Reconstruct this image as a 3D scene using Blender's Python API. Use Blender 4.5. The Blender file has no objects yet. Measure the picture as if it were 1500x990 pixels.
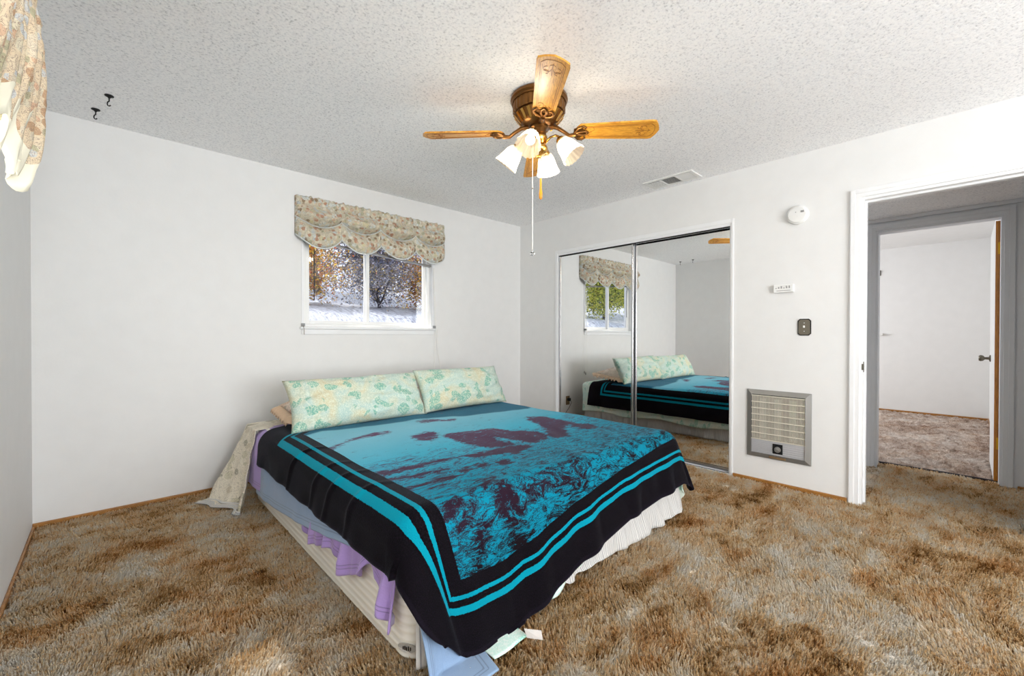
import bpy, bmesh, math, random
from mathutils import Vector, Matrix, noise
PI = math.pi
random.seed(7)
SC = bpy.context.scene
COL = SC.collection
H = 2.44            # ceiling height
LX = -3.96          # left wall
BY = -6.60          # wall behind the camera

# ------------------------------------------------------------------ materials
def lin(c):
    return tuple(((v / 255) / 12.92 if v / 255 <= 0.04045 else ((v / 255 + 0.055) / 1.055) ** 2.4) for v in c) + (1,)

class NT:
    def __init__(s, name):
        s.m = bpy.data.materials.new(name); s.m.use_nodes = True
        s.t = s.m.node_tree; s.b = s.t.nodes['Principled BSDF']; s.out = s.t.nodes['Material Output']
    def n(s, typ, **kw):
        nd = s.t.nodes.new(typ)
        for k, v in kw.items():
            if k.startswith('i_'):
                nd.inputs[k[2:].replace('_', ' ')].default_value = v
            else:
                setattr(nd, k, v)
        return nd
    def l(s, a, b): s.t.links.new(a, b)
    def val(s, x, sock):
        if isinstance(x, (int, float)): sock.default_value = x
        else: s.l(x, sock)
    def math(s, op, a, b=0.0, clamp=False):
        nd = s.n('ShaderNodeMath', operation=op, use_clamp=clamp)
        s.val(a, nd.inputs[0]); s.val(b, nd.inputs[1]); return nd.outputs[0]
    def mix(s, f, a, b):
        nd = s.n('ShaderNodeMix', data_type='RGBA')
        s.val(f, nd.inputs[0])
        for x, i in ((a, 6), (b, 7)):
            if isinstance(x, tuple): nd.inputs[i].default_value = x
            else: s.l(x, nd.inputs[i])
        return nd.outputs[2]
    def coord(s, kind='Object', scale=(1, 1, 1), rot=(0, 0, 0)):
        tc = s.n('ShaderNodeTexCoord'); mp = s.n('ShaderNodeMapping')
        mp.inputs['Scale'].default_value = scale; mp.inputs['Rotation'].default_value = rot
        s.l(tc.outputs[kind], mp.inputs[0]); return mp.outputs[0]
    def pos(s, scale=(1, 1, 1), rot=(0, 0, 0)):
        g = s.n('ShaderNodeNewGeometry'); mp = s.n('ShaderNodeMapping')
        mp.inputs['Scale'].default_value = scale; mp.inputs['Rotation'].default_value = rot
        s.l(g.outputs['Position'], mp.inputs[0]); return mp.outputs[0]
    def noise(s, v, scale, detail=3, rough=.5, dist=0.0):
        nd = s.n('ShaderNodeTexNoise'); s.l(v, nd.inputs['Vector'])
        nd.inputs['Scale'].default_value = scale; nd.inputs['Detail'].default_value = detail
        nd.inputs['Roughness'].default_value = rough; nd.inputs['Distortion'].default_value = dist
        return nd.outputs['Fac']
    def ramp(s, f, stops, interp='LINEAR'):
        r = s.n('ShaderNodeValToRGB'); r.color_ramp.interpolation = interp
        e = r.color_ramp.elements
        while len(e) < len(stops): e.new(0.5)
        for i, (p, c) in enumerate(stops):
            e[i].position = p; e[i].color = c if isinstance(c, tuple) and len(c) == 4 else lin(c)
        s.l(f, r.inputs[0]); return r.outputs[0]
    def bump(s, h, strength=.3, dist=.01):
        b = s.n('ShaderNodeBump'); b.inputs['Strength'].default_value = strength; b.inputs['Distance'].default_value = dist
        s.l(h, b.inputs['Height']); s.l(b.outputs[0], s.b.inputs['Normal']); return b
    def col(s, c):
        if isinstance(c, tuple): s.b.inputs['Base Color'].default_value = c
        else: s.l(c, s.b.inputs['Base Color'])
    def set(s, **kw):
        for k, v in kw.items(): s.b.inputs[k.replace('_', ' ')].default_value = v
        return s

def plain(name, c, rough=.5, metal=0.0, bump=None, **kw):
    m = NT(name); m.set(Roughness=rough, Metallic=metal, **kw)
    v = m.pos()
    n = m.noise(v, 9, 3)
    a = lin(c); b = tuple(x * .93 for x in a[:3]) + (1,)
    m.col(m.mix(n, b, a))
    if bump: m.bump(m.noise(v, bump[0], 3), bump[1], bump[2])
    return m.m

M = {}
M['wall'] = plain('wall_paint', (229, 229, 228), .55, bump=(60, .08, .004))
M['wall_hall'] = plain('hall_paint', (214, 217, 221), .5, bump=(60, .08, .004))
M['trim'] = plain('trim_paint', (236, 237, 238), .35)
M['vinyl'] = plain('window_vinyl', (240, 240, 238), .3)
M['chrome'] = plain('satin_aluminium', (205, 205, 208), .22, 1.0)
M['dark'] = plain('dark_gap', (22, 22, 24), .7)
M['black_iron'] = plain('black_iron', (18, 18, 20), .5, .3)
M['plastic'] = plain('white_plastic', (232, 232, 230), .35)
M['plastic_grey'] = plain('grey_plastic', (150, 150, 150), .45)
M['bronze'] = plain('antique_bronze', (120, 82, 42), .3, .85)
M['brass'] = plain('polished_brass', (205, 160, 84), .2, 1.0)
M['brass_yellow'] = plain('yellow_brass', (222, 172, 40), .35, .6)
M['steel_dark'] = plain('aged_pewter', (112, 106, 94), .35, .8)
M['heater_frame'] = plain('grey_enamel', (140, 139, 136), .4, .4)
M['heater_white'] = plain('cream_enamel', (226, 220, 205), .4, .2)
M['heater_silver'] = plain('silver_enamel', (205, 206, 210), .35, .4)
M['outlet'] = plain('brown_outlet', (120, 96, 66), .45)
M['tag'] = plain('care_tag_white', (236, 232, 228), .6)
M['amber'] = plain('amber_wood', (226, 150, 30), .35)
M['thread'] = plain('chain_white', (240, 238, 232), .4)
M['soil'] = plain('forest_soil', (92, 84, 66), .9, bump=(20, .5, .05))

# ceiling: sprayed popcorn texture
m = NT('popcorn_ceiling'); m.set(Roughness=.85)
v = m.pos()
n1 = m.noise(v, 88, 5, .75); n2 = m.noise(v, 36, 2)
m.col(m.ramp(n1, [(0.30, (180, 181, 184)), (.45, (243, 244, 246)), (.6, (255, 255, 255))]))
m.bump(m.math('ADD', n1, m.math('MULTIPLY', n2, .6)), .42, .010)
M['ceiling'] = m.m

# shag carpet
RUST = [(.24, (84, 48, 22)), (.42, (168, 108, 56)), (.56, (216, 164, 108)), (.75, (244, 214, 174))]
def carpet(name, cols, seed, tint=.9, rust=RUST, through=0):
    m = NT(name); m.set(Roughness=1.0); m.b.inputs['Specular IOR Level'].default_value = .05
    v = m.pos()
    mp = m.n('ShaderNodeMapping'); mp.inputs['Location'].default_value = (seed, seed * 2, 0); m.l(v, mp.inputs[0]); v = mp.outputs[0]
    vs = m.n('ShaderNodeMapping'); vs.inputs['Rotation'].default_value = (0, 0, .75); vs.inputs['Scale'].default_value = (1, 1.45, 1); m.l(v, vs.inputs[0]); vs = vs.outputs[0]
    big = m.noise(vs, 1.5, 2, .5, .4)
    mid = m.noise(vs, 5.6, 6, .72, .25)
    fs = m.n('ShaderNodeMapping'); fs.inputs['Rotation'].default_value = (0, 0, .75); fs.inputs['Scale'].default_value = (1, 2.3, 1); m.l(v, fs.inputs[0]); fs = fs.outputs[0]
    fine = m.noise(fs, 30, 6, .85, .2)
    tuft = m.noise(v, 140, 4, .9)
    f = m.math('ADD', m.math('MULTIPLY', big, .45), m.math('MULTIPLY', mid, .80))
    f = m.math('ADD', f, m.math('MULTIPLY', fine, .70))
    f = m.math('ADD', f, m.math('MULTIPLY', tuft, .42))
    f = m.math('ADD', m.math('MULTIPLY', m.math('SUBTRACT', f, 1.185), 1.5), .545 + (.045 if through else .02))
    c = m.ramp(f, cols)
    hue = m.noise(vs, 3.6, 3)
    hue = m.math('MULTIPLY', m.math('SUBTRACT', hue, .47, True), 4.0, True)
    c = m.mix(m.math('MULTIPLY', hue, tint), c, m.ramp(f, rust))
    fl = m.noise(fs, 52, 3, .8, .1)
    c = m.mix(m.math('MULTIPLY', m.math('SUBTRACT', fl, .575, True), 5.5, True), c, lin((58, 36, 22)) if not through else lin((112, 76, 50)))  # dark strokes: shade in the gaps between tufts, painted into the yarn colour
    m.col(c)
    hgt = m.math('ADD', m.math('MULTIPLY', fine, .8), m.math('MULTIPLY', tuft, .5))
    m.bump(m.math('ADD', hgt, m.math('MULTIPLY', mid, .5)), .9, .022)
    if through:
        tr = m.n('ShaderNodeBsdfTranslucent'); m.l(c, tr.inputs[0]); mx = m.n('ShaderNodeMixShader'); mx.inputs[0].default_value = through
        m.l(m.b.outputs[0], mx.inputs[1]); m.l(tr.outputs[0], mx.inputs[2]); m.l(mx.outputs[0], m.out.inputs[0])
    return m.m
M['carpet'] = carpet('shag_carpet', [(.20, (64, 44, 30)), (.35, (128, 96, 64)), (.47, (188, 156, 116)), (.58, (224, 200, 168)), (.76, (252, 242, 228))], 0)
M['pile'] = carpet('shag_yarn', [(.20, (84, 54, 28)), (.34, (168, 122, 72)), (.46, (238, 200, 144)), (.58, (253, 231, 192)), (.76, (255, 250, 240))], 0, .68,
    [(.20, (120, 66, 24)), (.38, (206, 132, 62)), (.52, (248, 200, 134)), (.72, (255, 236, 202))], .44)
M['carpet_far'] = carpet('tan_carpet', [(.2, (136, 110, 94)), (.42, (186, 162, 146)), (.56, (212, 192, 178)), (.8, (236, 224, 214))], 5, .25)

# stained wood
def wood(name, c1, c2, scale, axis_scale=(1, 12, 1), rough=.35, kind='Object'):
    m = NT(name); m.set(Roughness=rough)
    v = m.coord(kind, axis_scale)
    n = m.noise(v, scale, 5, .6, 1.2)
    m.col(m.ramp(n, [(.3, c1), (.62, c2)]))
    m.bump(n, .08, .003)
    return m.m
M['baseboard'] = wood('stained_baseboard', (122, 80, 34), (172, 120, 58), 6, (6, 6, 40))
M['door_edge'] = wood('orange_fir_edge', (150, 88, 14), (196, 128, 34), 5, (30, 30, 2))
M['blade'] = wood('oak_blade', (176, 112, 26), (232, 170, 66), 7, (3, 26, 1))
M['blade_groove'] = plain('blade_groove', (150, 92, 28), .5)

# mirror
m = NT('mirror_silver'); m.set(Metallic=1.0, Roughness=.0); m.col((.93, .94, .94, 1)); M['mirror'] = m.m
# clear glass, light passes
def glass(name, rough, gl, tint=(1, 1, 1, 1)):
    m = NT(name)
    tr = m.n('ShaderNodeBsdfTransparent'); tr.inputs[0].default_value = tint
    g = m.n('ShaderNodeBsdfGlossy'); g.inputs['Roughness'].default_value = rough
    mx = m.n('ShaderNodeMixShader'); mx.inputs[0].default_value = gl
    m.l(tr.outputs[0], mx.inputs[1]); m.l(g.outputs[0], mx.inputs[2]); m.l(mx.outputs[0], m.out.inputs[0])
    return m.m
M['glass'] = glass('window_glass', .02, .05)
m = NT('crystal'); m.set(Roughness=.02, Transmission_Weight=1.0, IOR=1.5); M['crystal'] = m.m

# frosted ribbed lamp glass + bulb
m = NT('lamp_glass')
d = m.n('ShaderNodeBsdfTranslucent'); d.inputs[0].default_value = (.95, .84, .66, 1)
g = m.n('ShaderNodeBsdfTransparent'); g.inputs[0].default_value = (1, .96, .88, 1)
e = m.n('ShaderNodeEmission'); e.inputs[0].default_value = (1, .80, .50, 1); e.inputs[1].default_value = .10
mx = m.n('ShaderNodeMixShader'); mx.inputs[0].default_value = .35
ad = m.n('ShaderNodeAddShader')
m.l(d.outputs[0], mx.inputs[1]); m.l(g.outputs[0], mx.inputs[2]); m.l(mx.outputs[0], ad.inputs[0]); m.l(e.outputs[0], ad.inputs[1])
m.l(ad.outputs[0], m.out.inputs[0]); M['lamp_glass'] = m.m
m = NT('bulb_glow'); m.b.inputs['Emission Color'].default_value = (1, .86, .62, 1); m.b.inputs['Emission Strength'].default_value = 5; M['bulb'] = m.m

m = NT('linen_shade')
d = m.n('ShaderNodeBsdfTranslucent'); d.inputs[0].default_value = (.93, .92, .88, 1)
g = m.n('ShaderNodeBsdfDiffuse'); g.inputs[0].default_value = (.9, .89, .86, 1)
mx = m.n('ShaderNodeMixShader'); mx.inputs[0].default_value = .25
m.l(d.outputs[0], mx.inputs[1]); m.l(g.outputs[0], mx.inputs[2]); m.l(mx.outputs[0], m.out.inputs[0]); M['shade'] = m.m
# tapestry blanket
TEAL = (0, 140, 168)
def blanket_mat():
    m = NT('plush_blanket_weave'); m.set(Roughness=.85, Sheen_Weight=.10, Sheen_Roughness=.3)
    m.b.inputs['Sheen Tint'].default_value = (.75, .85, 1, 1); m.b.inputs['Specular IOR Level'].default_value = .08
    def at(nm):
        a = m.n('ShaderNodeAttribute'); a.attribute_name = nm; return a.outputs['Fac']
    d1, d2, dark, sky, tf = at('d_side'), at('d_end'), at('dark'), at('sky'), at('foot')
    v = m.n('ShaderNodeAttribute'); v.attribute_name = 'flat'; v = v.outputs['Vector']
    jit = m.math('MULTIPLY', m.math('SUBTRACT', m.noise(v, 120, 2), .5), .006)
    d = m.math('ADD', m.math('MINIMUM', d1, d2), jit)
    def band(c, w): return m.math('LESS_THAN', m.math('ABSOLUTE', m.math('SUBTRACT', d, c)), w)
    stripes = m.math('MAXIMUM', band(.158, .0125), band(.202, .0075))
    field = m.math('GREATER_THAN', d, .262)
    # streaky drawing inside the field
    mp = m.n('ShaderNodeMapping'); mp.inputs['Rotation'].default_value = (0, 0, .5); mp.inputs['Scale'].default_value = (1, 2.6, 1); m.l(v, mp.inputs[0])
    mp2 = m.n('ShaderNodeMapping'); mp2.inputs['Rotation'].default_value = (0, 0, -.7); mp2.inputs['Scale'].default_value = (1, 3.2, 1); m.l(v, mp2.inputs[0])
    s1 = m.noise(mp.outputs[0], 8, 7, .74, 1.5); s2 = m.noise(mp2.outputs[0], 10, 7, .76, 1.9)
    big = m.noise(v, 3.2, 2, .5)
    sel = m.math('GREATER_THAN', big, .5)
    st = m.math('ADD', m.math('MULTIPLY', s1, sel), m.math('MULTIPLY', s2, m.math('SUBTRACT', 1.0, sel)))
    fine = m.noise(v, 210, 3, .8)
    thr = m.math('ADD', m.math('MULTIPLY', tf, .150), m.math('MULTIPLY', dark, .34))
    q = m.math('ADD', m.math('ADD', st, thr), m.math('MULTIPLY', m.math('SUBTRACT', fine, .5), .34))
    isdark = m.math('MULTIPLY', m.math('SUBTRACT', q, .632), 11, True)
    # line work: thin dark contours
    w = m.math('ABSOLUTE', m.math('SUBTRACT', m.noise(mp2.outputs[0], 6, 6, .7, 1.2), .5))
    line = m.math('MULTIPLY', m.math('LESS_THAN', w, .018), m.math('GREATER_THAN', m.math('ADD', tf, m.math('MULTIPLY', big, .4)), .62))
    isdark = m.math('MAXIMUM', isdark, m.math('MULTIPLY', line, .8), True)
    light = m.ramp(tf, [(0, (140, 208, 228)), (.4, (72, 180, 208)), (.7, (0, 140, 168)), (1, (0, 124, 150))])  # paler toward the head: window sheen painted into the teal
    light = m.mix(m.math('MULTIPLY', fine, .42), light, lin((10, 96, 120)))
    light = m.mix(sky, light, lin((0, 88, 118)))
    dk = m.mix(tf, lin((94, 62, 92)), lin((18, 8, 14)))
    pic = m.mix(isdark, light, dk)
    border = m.mix(m.math('MULTIPLY', m.math('SUBTRACT', fine, .45, True), 2.2, True), lin((3, 3, 4)), lin((40, 28, 44)))
    base = m.mix(field, border, pic)
    base = m.mix(stripes, base, m.mix(m.math('MULTIPLY', fine, .5), lin((0, 146, 168)), lin((0, 96, 116))))
    hem = m.math('LESS_THAN', d, .020)
    base = m.mix(hem, base, lin((20, 15, 24)))
    m.col(base)
    m.bump(m.noise(v, 260, 2), .5, .004)
    return m.m
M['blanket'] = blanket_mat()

def fleece(name, c, rough=.9, bs=140, stitch=False):
    m = NT(name); m.set(Roughness=rough, Sheen_Weight=.3, Sheen_Roughness=.5)
    a = m.n('ShaderNodeAttribute'); a.attribute_name = 'flat'; v = a.outputs['Vector']
    n = m.noise(v, 25, 3); base = m.mix(n, tuple(x * .88 for x in lin(c)[:3]) + (1,), lin(c))
    a = m.n('ShaderNodeAttribute'); a.attribute_name = 'd_edge'; d = a.outputs['Fac']
    if stitch:
        for c0 in (.028, .042):
            s = m.math('LESS_THAN', m.math('ABSOLUTE', m.math('SUBTRACT', d, c0)), .0022)
            base = m.mix(m.math('MULTIPLY', s, .55), base, tuple(x * .35 for x in lin(c)[:3]) + (1,))
    m.col(base); m.bump(m.noise(v, bs, 2), .25, .003)
    return m.m
M['purple'] = fleece('lilac_fleece', (168, 142, 204), stitch=True)
M['blue'] = fleece('slate_blue_knit', (132, 158, 190), .8, 220, stitch=True)

def leafy(name, attr, base, tint1, tint2, ink, scale=9, amt=.5):
    m = NT(name); m.set(Roughness=.8)
    if attr:
        a = m.n('ShaderNodeAttribute'); a.attribute_name = 'flat'; v = a.outputs['Vector']
    else: v = m.coord('Object')
    w = m.noise(v, scale * .55, 3, .5, 1.0)
    c = m.mix(m.math('MULTIPLY', m.math('SUBTRACT', w, .45, True), 5, True), base, tint2)
    vo = m.n('ShaderNodeTexVoronoi', feature='F1'); vo.inputs['Scale'].default_value = scale
    mp = m.n('ShaderNodeMapping'); mp.inputs['Rotation'].default_value = (0.3, .2, .6); mp.inputs['Scale'].default_value = (1, 2.3, 1.2); m.l(v, mp.inputs[0])
    m.l(mp.outputs[0], vo.inputs['Vector'])
    leaf = m.math('LESS_THAN', vo.outputs['Distance'], .46)
    pick = m.math('GREATER_THAN', m.noise(v, scale * .8, 1), .50)
    c = m.mix(m.math('MULTIPLY', m.math('MULTIPLY', leaf, pick), amt), c, tint1)
    wv = m.n('ShaderNodeTexWave', wave_type='BANDS'); m.l(v, wv.inputs['Vector'])
    wv.inputs['Scale'].default_value = scale * 1.1; wv.inputs['Distortion'].default_value = 34; wv.inputs['Detail'].default_value = 4; wv.inputs['Detail Scale'].default_value = 1.1; wv.inputs['Detail Roughness'].default_value = .7
    ln = m.math('GREATER_THAN', wv.outputs['Fac'], .72)
    c = m.mix(m.math('MULTIPLY', ln, .62), c, ink)
    m.col(c); m.bump(m.noise(v, 26, 3), .15, .01)
    return m.m
MINT = lin((222, 238, 230)); G1 = lin((116, 186, 168)); CR = lin((226, 222, 190)); INK = lin((150, 196, 186))
M['pillow'] = leafy('leaf_print_cotton', False, lin((182, 204, 194)), lin((116, 174, 154)), lin((206, 200, 166)), lin((222, 226, 208)), 9, .85)
M['mint'] = leafy('mint_sheet_print', True, lin((206, 236, 226)), lin((130, 204, 184)), lin((226, 236, 220)), lin((240, 248, 242)), 9, .75)

def floral(name, attr, base, cols, scale, ink=(70, 66, 70), inkamt=.5):
    m = NT(name); m.set(Roughness=.85)
    if attr:
        a = m.n('ShaderNodeAttribute'); a.attribute_name = 'flat'; v = a.outputs['Vector']
    else: v = m.coord('Object')
    vo = m.n('ShaderNodeTexVoronoi', feature='F1'); vo.inputs['Scale'].default_value = scale; m.l(v, vo.inputs['Vector'])
    sp = m.n('ShaderNodeSeparateColor'); m.l(vo.outputs['Color'], sp.inputs[0])
    stops = [((i) / len(cols), c) for i, c in enumerate(cols)]
    cc = m.ramp(sp.outputs[0], stops, 'CONSTANT')
    near = m.math('LESS_THAN', vo.outputs['Distance'], .55)
    nz = m.noise(v, scale * 2.2, 3, .6, 1.5)
    near = m.math('MULTIPLY', near, m.math('MULTIPLY', m.math('SUBTRACT', nz, .30, True), 7, True))
    c = m.mix(near, lin(base), cc)
    l2 = m.math('LESS_THAN', m.math('ABSOLUTE', m.math('SUBTRACT', m.noise(v, scale * 1.5, 3, .6, 2.5), .5)), .020)
    c = m.mix(m.math('MULTIPLY', l2, inkamt), c, lin(ink))
    m.col(c); m.bump(m.noise(v, 60, 2), .15, .004)
    return m.m
FC = [(220, 210, 186), (186, 140, 112), (206, 196, 160), (196, 202, 200), (216, 198, 172), (150, 128, 100), (212, 216, 210), (206, 176, 150), (226, 220, 204), (178, 176, 150)]
M['valance'] = floral('valance_chintz', False, (206, 198, 176), FC, 34, (84, 80, 88), .85)
M['valance_sun'] = floral('valance_chintz_large', False, (226, 208, 178), [(226, 210, 182), (214, 178, 148), (222, 212, 186), (206, 208, 206), (226, 206, 176), (196, 162, 128), (226, 214, 190), (188, 182, 150)], 40, (128, 96, 92), .7)
M['lace'] = plain('eyelet_lace', (244, 240, 220), .8)
M['piping'] = plain('grey_piping', (206, 210, 208), .7)
M['spread'] = floral('floral_spread', True, (228, 220, 202), [(228, 220, 202), (214, 204, 182), (228, 220, 202), (176, 170, 152), (228, 220, 202), (228, 220, 202), (206, 200, 176)], 22, (86, 82, 72), .45)
M['sham'] = floral('sham_chintz', False, (224, 208, 192), [(224, 208, 192), (216, 188, 166), (230, 220, 210), (190, 178, 160), (206, 170, 150)], 13, (120, 100, 92), .5)
M['ruffle'] = plain('peach_ruffle', (226, 196, 166), .8)

def striped(name, c1, c2, freq, attr_axis='u'):
    m = NT(name); m.set(Roughness=.85)
    a = m.n('ShaderNodeAttribute'); a.attribute_name = 'flat'
    sx = m.n('ShaderNodeSeparateXYZ'); m.l(a.outputs['Vector'], sx.inputs[0])
    f = m.math('FRACT', m.math('MULTIPLY', sx.outputs[0], freq))
    m.col(m.mix(m.math('LESS_THAN', f, .3), lin(c1), lin(c2)))
    return m.m
M['skirt'] = striped('pinstripe_cotton', (204, 202, 198), (150, 150, 152), 70)
m = NT('ribbed_ticking'); m.set(Roughness=.75)
v = m.pos(); sx = m.n('ShaderNodeSeparateXYZ'); m.l(v, sx.inputs[0])
f = m.math('SINE', m.math('MULTIPLY', sx.outputs[2], 2 * PI / .030))
m.col(m.mix(m.math('MULTIPLY', m.math('SUBTRACT', f, .2, True), .9, True), lin((240, 237, 228)), lin((228, 223, 208))))
m.bump(f, .25, .003); M['ticking'] = m.m
M['mattress'] = plain('mattress_cream', (238, 234, 224), .8)
M['badge'] = plain('silver_badge', (188, 186, 180), .4, .3)

# outdoors
m = NT('gravel_bank'); m.set(Roughness=.95)
v = m.pos((1, 1, .25)); n = m.noise(v, 16, 5, .7); n2 = m.noise(m.pos((9, 1, .5)), 3, 3)
m.col(m.ramp(m.math('ADD', m.math('MULTIPLY', n, .6), m.math('MULTIPLY', n2, .5)), [(.34, (116, 116, 128)), (.48, (170, 172, 186)), (.62, (214, 218, 230))]))
m.bump(n, .6, .05); M['bank'] = m.m
M['bark'] = plain('bark', (66, 62, 68), .9, bump=(30, .6, .02))
def leafmat(name, cols):
    m = NT(name); m.set(Roughness=.7)
    o = m.pos(); w = m.n('ShaderNodeTexWhiteNoise', noise_dimensions='3D')
    q = m.n('ShaderNodeVectorMath', operation='SNAP'); q.inputs[1].default_value = (.07, .07, .07); m.l(o, q.inputs[0]); m.l(q.outputs[0], w.inputs['Vector'])
    m.col(m.ramp(w.outputs['Value'], [(i / len(cols), c) for i, c in enumerate(cols)], 'CONSTANT'))
    tr = m.n('ShaderNodeBsdfTranslucent'); m.l(m.b.inputs['Base Color'].links[0].from_socket, tr.inputs[0])
    mx = m.n('ShaderNodeMixShader'); mx.inputs[0].default_value = .35
    m.l(m.b.outputs[0], mx.inputs[1]); m.l(tr.outputs[0], mx.inputs[2]); m.l(mx.outputs[0], m.out.inputs[0])
    return m.m
M['leaf_orange'] = leafmat('autumn_leaves', [(224, 168, 40), (206, 112, 60), (150, 120, 80), (232, 196, 70), (110, 96, 70)])
M['leaf_green'] = leafmat('olive_leaves', [(150, 160, 60), (190, 196, 80), (96, 112, 50), (216, 206, 90)])
M['leaf_blue'] = leafmat('dusky_leaves', [(96, 104, 136), (138, 136, 158), (172, 166, 178), (84, 92, 118), (196, 170, 104), (120, 112, 128)])

# ------------------------------------------------------------------ mesh helpers
ORG = {}
def link(name, bm, mat, parent=None, smooth=False, angle=None):
    """one mesh object; bm is in world coordinates"""
    me = bpy.data.meshes.new(name)
    base = ORG.get(parent.as_pointer(), Vector()) if parent else Vector()
    if base.length: bmesh.ops.translate(bm, verts=bm.verts, vec=-base)
    bmesh.ops.recalc_face_normals(bm, faces=bm.faces)
    bm.to_mesh(me); bm.free()
    for x in (mat if isinstance(mat, (list, tuple)) else [mat]): me.materials.append(x)
    if smooth: me.polygons.foreach_set('use_smooth', [True] * len(me.polygons))
    o = bpy.data.objects.new(name, me); COL.objects.link(o)
    if smooth and angle:
        try: me.set_sharp_from_angle(angle=math.radians(angle))
        except Exception: pass
    if parent: o.parent = parent
    ORG[o.as_pointer()] = base
    return o
def tag(o, label=None, cat=None, group=None, kind=None):
    if label: o['label'] = label
    if cat: o['category'] = cat
    if group: o['group'] = group
    if kind: o['kind'] = kind
    return o
def thing(name, loc, label, cat, group=None):
    o = bpy.data.objects.new(name, None); COL.objects.link(o); o.location = loc
    o.empty_display_size = .1; ORG[o.as_pointer()] = Vector(loc)
    return tag(o, label, cat, group)
def struct(name, bm, mat, parent=None, **kw):
    for v_ in bm.verts:
        if abs(v_.co.z) < 1e-6: v_.co.z = -.06
    o = link(name, bm, mat, parent, **kw)
    if not parent: o['kind'] = 'structure'
    return o
def box(bm, x0, x1, y0, y1, z0, z1, bevel=0, seg=2):
    x0, x1 = sorted((x0, x1)); y0, y1 = sorted((y0, y1)); z0, z1 = sorted((z0, z1))
    r = bmesh.ops.create_cube(bm, size=1); vs = r['verts']
    for v in vs:
        v.co = Vector(((x0 + x1) / 2 + v.co.x * (x1 - x0), (y0 + y1) / 2 + v.co.y * (y1 - y0), (z0 + z1) / 2 + v.co.z * (z1 - z0)))
    if bevel:
        es = list({e for v in vs for e in v.link_edges})
        bmesh.ops.bevel(bm, geom=es, offset=bevel, segments=seg, affect='EDGES', profile=.5)
    return bm
def B(*a, **k): return box(bmesh.new(), *a, **k)
def tube(bm, pts, rad, n=8, cap=True):
    pts = [Vector(p) for p in pts]; rings = []
    up = Vector((0, 0, 1)); prev = None
    for i, p in enumerate(pts):
        t = (pts[min(i + 1, len(pts) - 1)] - pts[max(i - 1, 0)]).normalized()
        if prev is None:
            a = t.orthogonal().normalized()
        else:
            a = (prev - t * prev.dot(t)).normalized()
        prev = a; b = t.cross(a)
        r = rad[i] if isinstance(rad, (list, tuple)) else rad
        rings.append([bm.verts.new(p + (a * math.cos(2 * PI * k / n) + b * math.sin(2 * PI * k / n)) * r) for k in range(n)])
    for i in range(len(rings) - 1):
        for k in range(n):
            bm.faces.new((rings[i][k], rings[i][(k + 1) % n], rings[i + 1][(k + 1) % n], rings[i + 1][k]))
    if cap:
        bm.faces.new(rings[0]); bm.faces.new(rings[-1])
    return bm
def lathe(bm, prof, c, n=32, mat=None, rib=0, nrib=0, cap=True):
    """prof: (r, z) pairs, around z at point c; mat: optional 4x4 applied before the shift"""
    rings = []
    for r, z in prof:
        ring = []
        for k in range(n):
            a = 2 * PI * k / n; rr = r * (1 + rib * math.cos(a * nrib)) if rib else r
            p = Vector((rr * math.cos(a), rr * math.sin(a), z))
            if mat: p = mat @ p
            ring.append(bm.verts.new(p + Vector(c)))
        rings.append(ring)
    for i in range(len(rings) - 1):
        for k in range(n):
            bm.faces.new((rings[i][k], rings[i][(k + 1) % n], rings[i + 1][(k + 1) % n], rings[i + 1][k]))
    if cap:
        if prof[0][0] > 1e-5: bm.faces.new(rings[0])
        if prof[-1][0] > 1e-5: bm.faces.new(rings[-1])
    bmesh.ops.remove_doubles(bm, verts=bm.verts, dist=1e-6)
    return bm
def prism(bm, pts, d, both=None):
    """extrude polygon pts (3D) by vector d"""
    a = [bm.verts.new(Vector(p)) for p in pts]; b = [bm.verts.new(Vector(p) + Vector(d)) for p in pts]
    bm.faces.new(a); bm.faces.new(b)
    n = len(a)
    for i in range(n): bm.faces.new((a[i], a[(i + 1) % n], b[(i + 1) % n], b[i]))
    return bm

# ------------------------------------------------------------------ room shell
T = .12
WX0, WX1, WZ0, WZ1 = -2.475, -1.255, 1.19, 2.13     # window opening in the window wall
bm = bmesh.new()
box(bm, LX - T, WX0, 0, T, 0, H); box(bm, WX1, 0.0, 0, T, 0, H)
box(bm, WX0, WX1, 0, T, 0, WZ0); box(bm, WX0, WX1, 0, T, WZ1, H)
struct('wall_back', bm, M['wall'])
CY0, CY1, CZ = -.592, -2.418, 2.03                  # closet opening
DY0, DY1, DZ = -3.226, -4.055, 2.045                 # doorway
bm = bmesh.new()
box(bm, 0, T, .12, CY0, 0, H); box(bm, 0, T, CY1, DY0, 0, H); box(bm, 0, T, DY1, BY - T, 0, H)
box(bm, 0, T, CY0, CY1, CZ, H); box(bm, 0, T, DY0, DY1, DZ, H)
struct('wall_right', bm, M['wall'])
LY0, LY1, LZ0, LZ1 = -1.75, -3.30, .95, 2.05        # window in the left wall
bm = bmesh.new()
box(bm, LX - T, LX, 0, LY0, 0, H); box(bm, LX - T, LX, LY1, BY, 0, H)
box(bm, LX - T, LX, LY0, LY1, 0, LZ0); box(bm, LX - T, LX, LY0, LY1, LZ1, H)
struct('wall_left', bm, M['wall'])
SX0, SX1, SZ0, SZ1 = -3.8, -1.1, .45, 2.2           # wide unseen window, added behind the camera to spread light
bm = bmesh.new()
box(bm, LX - T, SX0, BY - T, BY, 0, H); box(bm, SX1, 0, BY - T, BY, 0, H)
box(bm, SX0, SX1, BY - T, BY, 0, SZ0); box(bm, SX0, SX1, BY - T, BY, SZ1, H)
struct('wall_front', bm, M['wall'])
struct('ceiling', B(LX - T, T, BY - T, T, H, H + .1), M['ceiling'])
import numpy as np
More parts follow.
